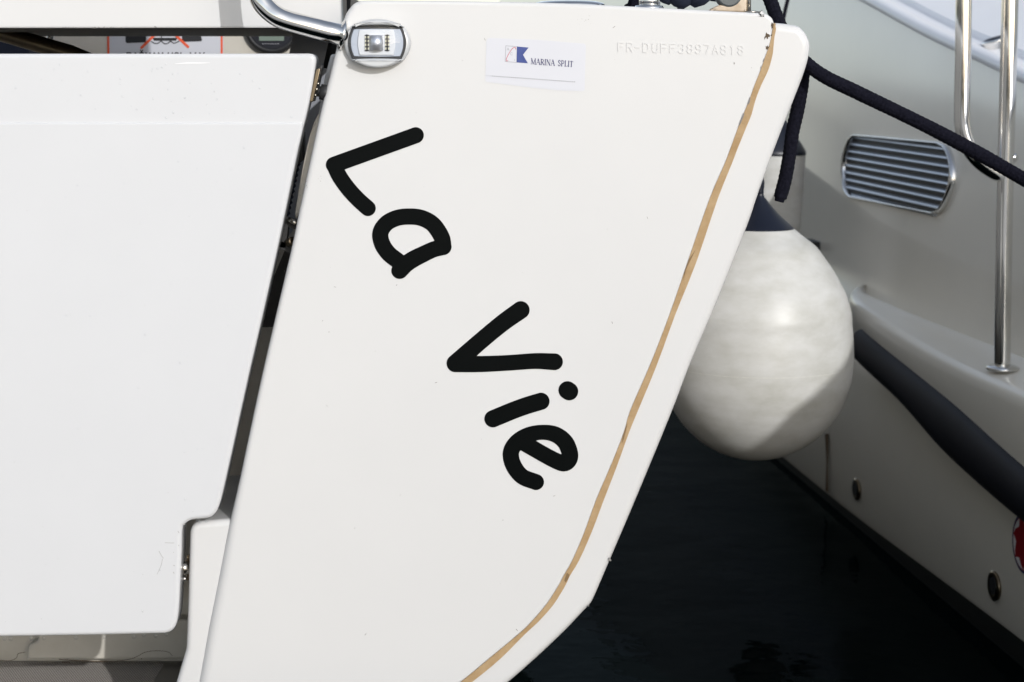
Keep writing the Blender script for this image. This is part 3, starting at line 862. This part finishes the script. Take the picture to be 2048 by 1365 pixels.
decal('orange_cross', [([(283, 96), (340, 40)], 2.6), ([(376, 94), (318, 40)], 2.6)], M['orange'], ws, Y=YW - .0002, thick=.0003, step=1)
tw = []
pen = 254
for ch in 'PASMAN UGLJAN':
    if ch == ' ': pen += 7; continue
    for gi, g in enumerate(STK[ch]):
        tw.append(([(pen + x * 8.2, 122 - y * 15.5) for x, y in g], 1.6 if gi == 0 or ch != 'S' else 1.0))
    pen += 12.6
decal('warning_text', tw, M['ink_black'], ws, Y=YW, thick=.0003, step=.7)
ga = empty('instrument_gauge', PY(545, 66, YB)); ga.parent = yacht
lathe('gauge_bezel', [(.0, 0), (.056, 0), (.056, .012), (.050, .018), (.046, .016), (.046, .010), (.0, .010)][1:], PY(545, 52, YB), M['rubber'], ga, axis=(0, -1, 0), seg=40)
lathe('gauge_dial', [(.0455, 0), (.0455, .0115)], PY(545, 52, YB), M['navy_rubber'], ga, axis=(0, -1, 0), seg=40)
slab('gauge_display', P2([(518, 60), (568, 60), (568, 82), (518, 82)], YB - .0125), YB - .0125, .001, M['display'], ga, r=0)
decal('gauge_text', [([(525 + 5 * k, 88), (528 + 5 * k, 88)], .5) for k in range(7)], M['ink_grey'], ga, Y=YB - .012, thick=.0003, step=.4)
tube('gate_strut', [PY(-90, 25, .42), PY(0, 66, .40), PY(140, 107, .36), PY(220, 140, .34)], .0135, M['bronze'], yacht)
tube('engine_panel_lever', [PY(652, 62, .8), PY(600, 112, .8), PY(560, 150, .8)], .017, M['rubber'], yacht)
slab('navy_cushion', P2([(-300, 60), (48, 60), (60, 130), (-300, 130)], .95), .95, .12, M['canvas'], yacht, r=.01)
tube('cockpit_rail', [PY(92, 120, .9), PY(101, 75, .9), PY(106, 40, .9)], .008, M['chrome'], yacht)

# ---- deck fittings along the transom top
zd = PY(1135, 9, .05).z
c = PY(1138, 9, .055)
lathe('filler_cap', [(.049, -.012), (.052, -.004), (.053, .0), (.050, .003), (.040, .0055), (.028, .0065), (.012, .007)], (c.x, .075, c.z - .001), M['chrome'], yacht, seg=56)
sb = empty('stanchion', PY(1299, 14, .05)); sb.parent = yacht
c = PY(1299, 14.5, .05)
lathe('stanchion_base', [(.0195, -.012), (.0208, -.008), (.0208, -.002), (.0195, .001), (.014, .002)], (c.x, .06, c.z + .001), M['chrome'], sb, seg=36)
lathe('stanchion_gasket', [(.019, -.006), (.0195, -.002)], (c.x, .06, c.z - .008), M['rubber'], sb, seg=36)
lathe('stanchion_tube', [(.0150, .0), (.0150, .012), (.0128, .014), (.0128, .62)], (c.x + .001, .06, c.z + .001), M['chrome'], sb, seg=36)
# beige swivel block bracket with its dark sheave and pin
bl = empty('swivel_block', PY(1475, 20, .05)); bl.parent = yacht
arm = spline([(1420, 21), (1427, 16), (1438, 11), (1448, 10), (1456, 12), (1466, 10), (1474, 3), (1480, -8), (1484, -24), (1494, -24), (1494, 4), (1493, 20), (1488, 25), (1440, 24), (1422, 22.5)], 4, closed=True)
slab('block_bracket', P2(arm, .04), .04, .022, M['beige_cast'], bl, r=.003)
lathe('block_sheave', [(.016, -.012), (.0195, -.009), (.0165, 0), (.0195, .009), (.016, .012)], PY(1457, -12, .05), mat('sheave', (.07, .08, .085), .35), bl, axis=(0, -1, 0), seg=36)
mb = MB(); mb.add(*tube_geo([PY(1497, 26, .045), PY(1497, -50, .045)], .0036, 16)); mb.add(*lathe_geo([(.012, -.001), (.0125, .001), (.006, .002)], PY(1502, 25, .045), seg=24)); mb.build('block_pin', M['steel'], bl)

# ================================================================== THE NEIGHBOUR
A = PZ(2048, 1335, 0); Bp = PZ(1571, 932, 0)
u = (Bp - A).normalized(); nn = Vector((-u.y, u.x, 0))
def N3(s, z, o): return A + u * s + nn * o + Vector((0, 0, z))
def NP(x, y, o=0.0):
    p = hit(x, y, A + nn * o, nn); return (p - A).dot(u), p.z
def fn(pts, sig=.12):
    xs = np.array([p[0] for p in pts]); ys = np.array([p[1] for p in pts])
    g = np.arange(xs[0] - 1, xs[-1] + 1, .02); v = np.interp(g, xs, ys)
    k = np.exp(-.5 * (np.arange(-40, 41) * .02 / sig) ** 2); k /= k.sum()
    vs = np.convolve(np.pad(v, 40, mode='edge'), k, mode='valid')
    return lambda s: float(np.interp(s, g, vs))
S0, S1 = -2.7, 14.0
f_deck = fn([(-2.9, 1.03), (-2.1, 1.06), (-1.7, 1.09), (-.6, 1.13), (0, 1.18), (.5, 1.25), (.7, 1.29), (1.15, 1.363), (1.78, 1.491), (2.5, 1.62), (4, 1.82), (8, 2.15), (14.4, 2.6)])
f_kn = fn([(-2.9, .76), (0, .785), (.5, .804), (.94, .821), (1.3, .85), (1.63, .893), (2.16, .968), (3, 1.09), (5, 1.30), (8, 1.5), (14.4, 1.8)])
f_rt = fn([(-2.9, .42), (-.5, .44), (-.09, .472), (.32, .528), (.63, .557), (.98, .591), (1.6, .62)], .08)
f_rb = fn([(-2.9, .325), (-.5, .34), (-.06, .361), (.195, .384), (.37, .404), (.617, .46), (1.04, .505), (1.6, .53)], .08)
f_bt = fn([(-2.9, .08), (0, .062), (.66, .045), (1.17, .03), (1.95, .026), (14.4, .03)])
boat = empty('motor_yacht', N3(0, 0, -.5))
tag(boat, 'cream motor yacht moored alongside with louvred vent, steel handrails and navy rubbing strake', 'motor yacht')
bow = lambda s: -.004 * max(0, s - 6) ** 2
def loft(rows, s0, s1, n, flip=False):
    """rows: functions s -> (o, z)"""
    V = []; m = len(rows)
    for k in range(n + 1):
        s = s0 + (s1 - s0) * k / n
        for rrow in rows:
            o_, z_ = rrow(s); V.append(N3(s, z_, o_ + bow(s)))
    Fc = [(k * m + i, k * m + i + 1, (k + 1) * m + i + 1, (k + 1) * m + i) for k in range(n) for i in range(m - 1)]
    if flip: Fc = [q[::-1] for q in Fc]
    return V, Fc
rows = [lambda s: (-.10, -.4), lambda s: (-.004, 0.0), lambda s: (.0, f_bt(s)), lambda s: (.004, f_bt(s) + .01), lambda s: (.012, .25), lambda s: (.006, .42), lambda s: (-.02, .55), lambda s: (-.075, .63), lambda s: (-.088, .70),
        lambda s: (-.090, f_kn(s) - .035), lambda s: (-.088, f_kn(s) - .006), lambda s: (-.089, f_kn(s) + .006), lambda s: (-.098, f_kn(s) + .05)]
for t in (.25, .5, .75, .94): rows.append(lambda s, t=t: (-.098 - .05 * t ** 1.5, f_kn(s) + .05 + (f_deck(s) - f_kn(s) - .05) * t))
rows.append(lambda s: (-.150, f_deck(s)))
mb = MB(); mb.add(*loft(rows, S0, S1, 120))
# stern face
st = [N3(S0, z, o_) for o_, z in (r(S0) for r in rows)]
inn = [N3(S0 - .05, p.z, -2.6) for p in st]
mb.add(st + inn, [(i, i + len(st), i + 1 + len(st), i + 1) for i in range(len(st) - 1)])
mb.build('hull', M['gel_old'], boat)
mb = MB(); mb.add(*loft([lambda s: (-.09, -.38), lambda s: (.0025, -.01), lambda s: (.0045, f_bt(s) - .002)], S0, S1, 90)); mb.build('boot_stripe', M['boot'], boat)
# deck edge rail and side deck
dk = [lambda s: (-.150, f_deck(s) - .002), lambda s: (-.141, f_deck(s) + .006), lambda s: (-.141, f_deck(s) + .020), lambda s: (-.150, f_deck(s) + .030), lambda s: (-.166, f_deck(s) + .033), lambda s: (-.178, f_deck(s) + .028), lambda s: (-.184, f_deck(s) + .020), lambda s: (-.215, f_deck(s) + .028), lambda s: (-.222, f_deck(s) + .045)]
mb = MB(); mb.add(*loft(dk, S0, S1, 120)); mb.build('toe_rail', M['gel_deck'], boat)
dk = [lambda s: (-.221, f_deck(s) + .043), lambda s: (-.26, f_deck(s) + .058), lambda s: (-.5, f_deck(s) + .135), lambda s: (-.75, f_deck(s) + .20), lambda s: (-1.4, f_deck(s) + .24), lambda s: (-2.6, f_deck(s) + .24)]
mb = MB(); mb.add(*loft(dk, S0, S1, 120)); mb.build('side_deck', M['gel_deck'], boat)
# cabin side
cb = [lambda s: (-.66, f_deck(s) + .13), lambda s: (-.69, f_deck(s) + .30), lambda s: (-.80, f_deck(s) + .75), lambda s: (-.9, f_deck(s) + .85), lambda s: (-2.4, f_deck(s) + .9)]
mb = MB(); mb.add(*loft(cb, -.6, 6.5, 60))
V = [N3(-.6, z, o_) for o_, z in (r(-.6) for r in cb)]; mb.add(V + [N3(-.6, V[0].z, -2.4)], [(0, 1, 2, 3, 4, 5)])
mb.build('cabin', M['gel_old'], boat)
# blocker added at the stern, outside the picture to the right: it shades the lower half of the ball fender
qb = [(-2.68, 1.0), (-2.66, 1.54), (-2.4, 1.56), (-2.0, 1.50), (-1.35, 1.47), (-1.05, 1.44), (-.78, 1.10)]
slab('quarter_shade_blocker', rounded(qb, [0, .08, .08, .08, .08, .12, 0]), 0, .05, M['gel_old'], boat, r=.012, to3=lambda x, z, d: N3(x, z, -.17 - d))
# hatch fitting on the side deck
q = hit(1990, 82, N3(.5, f_deck(.5) + .07, -.3), Vector((nn.x * -.3, nn.y * -.3, 1)).normalized() if False else Vector((0, 0, 1)))
def deck_pt(x, y):
    d = ray(x, y); best = None
    for t in np.arange(2.5, 7, .004):
        p = CAM + d * float(t); s = (p - A).dot(u); o_ = (p - A).dot(nn)
        if o_ < -.21:
            zz = np.interp(-o_, [.221, .26, .5, .75, 1.4], [.043, .058, .135, .20, .24]) + f_deck(s)
            if p.z < zz: return p
    return CAM + d * 4
q = deck_pt(1992, 82)
mb = MB(); mb.add(*lathe_geo([(.030, -.02), (.038, .0), (.036, .006), (.026, .006), (.022, .002)], q, axis=(-.28, 0, .96), seg=32)); df_ = mb.build('deck_fitting', M['chrome'], boat)
lathe('fitting_cap', [(.030, .0), (.030, .0075), (.020, .010)], q, M['fender_navy'], df_, axis=(-.28, 0, .96), seg=32)
# sponson with its flat top
def o_out(s):
    if s < .82: return .06
    t = min(1, (s - .82) / .62); return -.10 + .16 * math.sqrt(max(0, 1 - t ** 2.2))
f_pt = fn([(-2.9, .618), (-.07, .618), (.33, .611), (.7, .624), (1.11, .65), (1.6, .66)], .15)
f_pi = fn([(-2.9, .642), (.3, .642), (.9, .634), (1.46, .63), (1.6, .63)], .15)
pr = [lambda s: (-.12, f_pi(s)), lambda s: (-.085, f_pi(s) - .001), lambda s: (o_out(s) - .022, f_pt(s) + .006), lambda s: (o_out(s) - .008, f_pt(s) + .001), lambda s: (o_out(s), f_pt(s) - .012),
      lambda s: (o_out(s) + .002, f_pt(s) - .03), lambda s: (o_out(s) + .002, f_rt(s) - .01), lambda s: (o_out(s) * .6, f_rb(s) + .02), lambda s: (-.02, f_rb(s) - .01)]
mb = MB(); mb.add(*loft(pr[::-1], S0, 1.438, 150)); mb.build('sponson', M['gel_old'], boat)
def rail_row(t):
    a = math.pi * t
    return lambda s: (o_out(s) - .012 + .045 * math.sin(a) ** .7, f_rb(s) + (f_rt(s) - f_rb(s)) * (1 - math.cos(a)) / 2)
mb = MB(); rr = [rail_row(t / 10) for t in range(11)]
mb.add(*loft(rr, S0, 1.03, 110)); e = [N3(1.03, z, o_ + bow(1.03)) for o_, z in (r(1.03) for r in rr)]; mb.add(e, [tuple(range(11))[::-1]], [0]); mb.build('rubbing_strake', M['navy_rubber'], boat)
# louvred vent
vent = empty('vent_grille', N3(1.3, 1.0, -.1)); vent.parent = boat
OV = -.092
def HO(s, z):
    k = f_kn(s); d = f_deck(s)
    if z < k + .05: return -.089 - .009 * max(0, (z - k) / .05) + .003
    return -.098 - .05 * min(1, (z - k - .05) / (d - k - .05)) ** 1.5 + .003
c0 = NP(1700, 270, OV); c1 = NP(1862, 287, OV); c2_ = NP(1872, 428, OV); c3 = NP(1704, 388, OV)
topl = [NP(1706 + 160 * t, 268.5 + 15.5 * t, OV) for t in (0, .2, .4, .6, .8, 1)]
rgt = spline([NP(x, y, OV) for x, y in ((1866, 284), (1881, 293), (1891, 312), (1898, 337), (1899.5, 362), (1895, 388), (1887, 410), (1878, 424), (1868, 429))], 4)[1:-1]
botl = [NP(1868 - 160 * t, 429 - 33 * t, OV) for t in (0, .2, .4, .6, .8, 1)]
lft = spline([NP(x, y, OV) for x, y in ((1708, 396), (1699, 388), (1691, 373), (1687, 352), (1685.6, 330), (1688, 307), (1693, 288), (1699, 274), (1706, 268.5))], 4)[1:-1]
ring = topl + rgt + botl + lft
path = [N3(s, z, OV + .006) for s, z in ring]
mb = MB()
V = []; n_ = len(path); cs, cz = sum(p[0] for p in ring) / n_, sum(p[1] for p in ring) / n_
prof = [(1.0, -.010), (1.0, .004), (.985, .012), (.965, .013), (.945, .008), (.935, -.002), (.93, -.03)]
for k, (sca, dep) in enumerate(prof):
    for s, z in ring:
        ds, dz = s - cs, z - cz; l = math.hypot(ds, dz); dd = (1 - sca) * .10
        W_ = .43; H_ = .085; ex, ez = abs(ds / W_) ** 3, abs(dz / H_) ** 3
        V.append(N3(s - math.copysign(min(1, ex) * dd * 2.2, ds), z - math.copysign(min(1, ez) * dd, dz), HO(s, z) + dep))
Fc = [(k * n_ + i, k * n_ + (i + 1) % n_, (k + 1) * n_ + (i + 1) % n_, (k + 1) * n_ + i) for k in range(len(prof) - 1) for i in range(n_)]
mb.add(V, Fc); mb.build('vent_frame', M['chrome'], vent)
lv = MB(); inner = [(s - (s - cs) / max(1e-6, math.hypot(s - cs, z - cz)) * .012, z - (z - cz) / max(1e-6, math.hypot(s - cs, z - cz)) * .004) for s, z in ring]
zs = [z for s, z in inner]; z0, z1 = min(zs), max(zs)
NL = 9
def span(z):
    xs = []
    for i in range(n_):
        a, b = inner[i - 1], inner[i]
        if (a[1] > z) != (b[1] > z): xs.append(a[0] + (b[0] - a[0]) * (z - a[1]) / (b[1] - a[1]))
    return (min(xs), max(xs)) if len(xs) > 1 else None
for k in range(NL):
    z = z0 + (z1 - z0) * (k + .5) / NL
    sp2 = span(z)
    if not sp2: continue
    a, b = sp2; h = (z1 - z0) / NL
    V = []
    for s in (a, b):
        for do, dz in ((.004, -h * .42), (.006, -h * .30), (.004, -h * .12), (-.012, h * .42), (-.014, h * .38), (-.002, -h * .42)):
            V.append(N3(s, z + dz, HO(s, z + dz) + do))
    lv.add(V, [(i, (i + 1) % 6, 6 + (i + 1) % 6, 6 + i) for i in range(6)] + [(0, 1, 2, 3, 4, 5)[::-1], (6, 7, 8, 9, 10, 11)])
lv.build('louvres', mat('louvre_metal', (.36, .38, .42), .3, .85), vent, smooth=False)
mb = MB(); V = []
for k in range(25):
    z = z0 + .0005 + (z1 - z0 - .001) * k / 24; a, b = span(z)
    V += [N3(a + (b - a) * t / 12, z, HO(a + (b - a) * t / 12, z) - .001) for t in range(13)]
mb.add(V, [(k * 13 + t, k * 13 + t + 1, (k + 1) * 13 + t + 1, (k + 1) * 13 + t) for k in range(24) for t in range(12)]); mb.build('vent_backing', M['rubber'], vent)
# steel handrail frame standing on the sponson
foot = PZ(2005, 737, .632)
def HR(x, y): return PY(x, y, foot.y)
hr2 = empty('grab_frame', foot); hr2.parent = boat
pp = [foot + Vector((0, 0, -.01)), HR(2006, 600), HR(2010, 400), HR(2015, 200), HR(2020, 0), HR(2024, -200)]
tube('post', spline([tuple(p) for p in pp], 6), .0178, M['chrome'], hr2, seg=28)
pp = [HR(1930, -200), HR(1928, -60), HR(1926.5, 100), HR(1924, 220), HR(1927, 262), HR(1940, 298), HR(1962, 325), HR(1990, 345), HR(2008, 352)]
tube('side_bar', spline([tuple(p) for p in pp], 6), .0172, M['chrome'], hr2, seg=28)
lathe('foot_flange', [(.036, -.003), (.037, .002), (.030, .006), (.019, .009)], foot, M['chrome'], hr2, seg=32)
lathe('rail_knob', [(.006, -.012), (.011, -.006), (.011, .006), (.004, .012)], HR(2025, 316), M['chrome'], hr2, axis=(1, -.2, 0), seg=20)
# through-hulls
for x, y, r_ in ((1712, 979, .030), (1987, 1172, .033)):
    s, z = NP(x, y, .012)
    q = empty('through_hull', N3(s, z, .01)); q.parent = boat
    lathe('skin_fitting', [(r_, -.004), (r_ + .002, .003), (r_ * .8, .006), (r_ * .62, .003)], N3(s, z, .01), M['bronze'], q, axis=nn, seg=28)
    lathe('drain_hole', [(r_ * .60, -.002), (r_ * .60, .0055)], N3(s, z, .01), M['rubber'], q, axis=nn, seg=28)
# round red propeller warning decal
s, z = NP(2050, 1088, .012); RD = .066
lg = lathe('propeller_decal', [(RD, -.004), (RD, .0035)], N3(s, z, .010), M['ink_navy'], boat, axis=nn, seg=48)
lathe('red_disc', [(RD * .90, 0), (RD * .90, .0042)], N3(s, z, .010), M['logo_red'], lg, axis=nn, seg=48)
lps = []
for k in range(7):
    a0 = 2 * math.pi * k / 7 + .2
    q = []
    for t in np.linspace(0, 1, 9): q.append((.86 * math.cos(a0 + t * .62), .86 * math.sin(a0 + t * .62)))
    for t in np.linspace(1, 0, 9)[:-1]:
        rr_ = .86 - .24 * math.sin(math.pi * t ** 1.5) * (.5 + .5 * t)
        q.append((rr_ * math.cos(a0 + t * .62 + .18 * t), rr_ * math.sin(a0 + t * .62 + .18 * t)))
    lps.append([(x * RD, y * RD) for x, y in q])
decal('white_blades', None, M['logo_white'], lg, thick=.0006, loops=lps, to3=lambda x, y: N3(s + x, z + y, .0142), toward=nn)
s_, z_ = NP(1626, 489, -.08)
mb = MB(); mb.add(*box_geo(N3(s_, z_, -.075), (.03, .05, .013))); mb.build('rubber_pad', M['rubber'], boat)
# rusty weep below the waterline seam
decal('rust_streak', None, mat('rust_stain', (.13, .075, .03), .6), boat, thick=.0006, loops=[[NP(x, y, .014) for x, y in ((1651, 868), (1658, 868), (1657, 930), (1658, 985), (1652, 983), (1654, 925))]], to3=lambda x, y: N3(x, y, .0155), toward=nn)

# ================================================================== FENDERS
def fender(Y, cx, prof, navy_from, label, seg, name):
    c = PY(cx, prof[0][0], Y); e = empty(name, (c.x, Y, PY(cx, prof[-1][0], Y).z)); tag(e, label, 'fender', 'fenders hanging between the boats')
    k = (Y + 2.45) / FPX
    def rows_(p): return [(max(.0008, hw_ * k * 1.004), PY(cx, y, Y).z) for y, hw_ in p]
    lo = [p for p in prof if p[0] >= navy_from][::-1]; hi = [p for p in prof if p[0] <= navy_from][::-1]
    fine = spline(rows_(lo), 6)
    lathe('fender_body', fine, (c.x, Y, 0), M['fender'], e, seg=seg)
    return e, c, k, rows_(hi)
e, c, k, hi = fender(1.1, 1520, [(395, 8), (455, 66), (472, 87), (492, 113), (515, 131), (540, 149), (565, 164), (589, 176), (620, 186), (646, 188.5), (680, 192), (720, 193.3), ] + [(722 + 195 * math.sin(R(a)), 193.3 * math.cos(R(a))) for a in (12, 24, 36, 48, 58, 67, 75, 82, 87, 89.8)], 455, 'large round white buoy fender with pointed navy top hanging nearest', 64, 'ball_fender')
r0, z0_ = hi[0]
top = spline([(r0 + .0015, z0_ - .006), (r0 + .001, z0_), (r0 * .56, z0_ + (hi[-1][1] - z0_) * .46), (.010, hi[-1][1]), (.0075, hi[-1][1] + .012), (.0085, hi[-1][1] + .03), (.006, hi[-1][1] + .04)], 6)
lathe('fender_cap', top, (c.x, 1.1, 0), M['fender_navy'], e, seg=64)
# moulding line
zl = PY(1520, 723, 1.1).z
lathe('mould_seam', [(193 * k * 1.0035, -.0006), (193 * k * 1.0065, 0), (193 * k * 1.0035, .0006)], (c.x, 1.1, zl), mat('mould_line', (.55, .54, .49), .5), e, seg=96)
ball_top = Vector((c.x, 1.1, hi[-1][1] + .035))
e2, c2f, k2, hi2 = fender(2.8, 1545, [(222, 12), (303, 66), (306, 67), (330, 66.5), (400, 64), (470, 60), (560, 57), (620, 50), (650, 38), (668, 18), (672, 2)], 303, 'slim white cylindrical fender with navy end partly hidden behind the ball fender', 48, 'cylindrical_fender')
r0, z0_ = hi2[0]
lathe('fender_cap', spline([(r0 + .002, z0_ - .01), (r0, z0_ + .004), (r0 * .72, z0_ + (hi2[-1][1] - z0_) * .4), (r0 * .42, z0_ + (hi2[-1][1] - z0_) * .75), (.018, hi2[-1][1]), (.016, hi2[-1][1] + .03)], 6), (c2f.x, 2.8, 0), M['fender_navy'], e2, seg=48)

# ================================================================== ROPES
def rope(name, path, r, label, hair=900, frayed=False, cat='rope', mt='rope'):
    fine = []
    pts = spline([tuple(p) for p in path], 40)
    # resample evenly
    L = [0]
    for i in range(1, len(pts)): L.append(L[-1] + (Vector(pts[i]) - Vector(pts[i - 1])).length)
    n = int(L[-1] / (r * .16)); P_ = []
    for k in range(n + 1):
        t = L[-1] * k / n; i = min(len(pts) - 2, int(np.searchsorted(L, t, side='right')) - 1)
        f = (t - L[i]) / max(1e-9, L[i + 1] - L[i]); P_.append(Vector(pts[i]).lerp(Vector(pts[i + 1]), f))
    q = 2 * math.pi / (r * 1.5)
    md = lambda a, l: 1 + .055 * math.sin(6 * a + q * l) * math.sin(6 * a - q * l) + random.uniform(-.018, .018) + .02 * math.sin(l * 37)
    rad = [r] * len(P_)
    if frayed:
        for i in range(10): rad[-1 - i] = r * (1.0 - .035 * (10 - i) * (1 if i < 4 else .3))
    mb = MB(); mb.add(*tube_geo(P_, rad, 40, True, md))
    for _ in range(hair):
        i = random.randrange(1, len(P_) - 1); t = (P_[i + 1] - P_[i - 1]).normalized()
        a = Vector((random.gauss(0, 1), random.gauss(0, 1), random.gauss(0, 1))); a = (a - t * a.dot(t)).normalized()
        b = P_[i] + a * r * .97; d = (a + t * random.uniform(-1.5, 1.5)).normalized() * r * random.uniform(.08, .2)
        sd = t.cross(a) * r * .018 + t * r * .01
        mb.add([b - sd, b + sd, b + d], [(0, 1, 2)])
    o = mb.build(name, M[mt])
    tag(o, label, cat)
    return o
RP = .0096
rope('mooring_rope', [PY(1440, -230, .16), PY(1500, -90, .13), PY(1537, -8, .10), PY(1560, 52, .075), PY(1590, 103, .06), PY(1640, 148, .05), (PY(1720, 188, .04)), PY(1850, 251, .02), PY(1960, 309, 0), PY(2060, 366, -.03), PY(2200, 446, -.12), Vector((.93, -.75, .95)), Vector((1.05, -1.65, .77))],
     RP, 'thick navy mooring rope stretched from the yacht corner across to the right', 2600)
rope('rope_tail', [PY(1606, 120, .085), PY(1604, 165, .085), PY(1595, 220, .085), PY(1585, 265, .085), PY(1579, 310, .085), PY(1570, 360, .085), PY(1558, 404, .085)], .0098,
     'short navy rope end hanging behind the transom corner', 900, True)
ob = MB()
rope('fender_line', [ball_top, ball_top + Vector((-.09, .0, .20)), Vector((.33, 1.1, 1.42))], .006, 'thin navy line holding the ball fender to the yacht side', 0)
rope('fender_line', [(c2f.x, 2.8, hi2[-1][1] + .02), (c2f.x + .02, 2.8, 1.4), (c2f.x + .1, 2.8, 1.75)], .006, 'thin navy line holding the slim fender to the motor yacht', 0)
# navy canvas bundle on the deck and a dark rope coil
mb = MB(); random.seed(3)
for kx, (x, y, rx) in enumerate(((1330, -30, 26), (1362, -22, 34), (1395, -25, 36), (1425, -34, 30))):
    q = PY(x, y, .16)
    prof = [(rx * .00074 * math.sin(math.pi * t / 10) ** .6 + .0005, (t - 5) / 5 * .030) for t in range(11)]
    mb.add(*lathe_geo(prof, q, axis=(random.uniform(-.4, .4), random.uniform(-.2, .2), 1), seg=24))
o = mb.build('canvas_bundle', M['canvas']); tag(o, 'dark navy canvas bundle lying on the yacht deck beside the swivel block', 'canvas cover')
tube_o = tube('deck_line', spline([tuple(PY(1275, -60, .14)), tuple(PY(1272, -10, .14)), tuple(PY(1266, 14, .14)), tuple(PY(1255, 22, .14))], 8), .0095, M['rope'])
tag(tube_o, 'navy deck line coming down beside the steel stanchion base', 'rope')
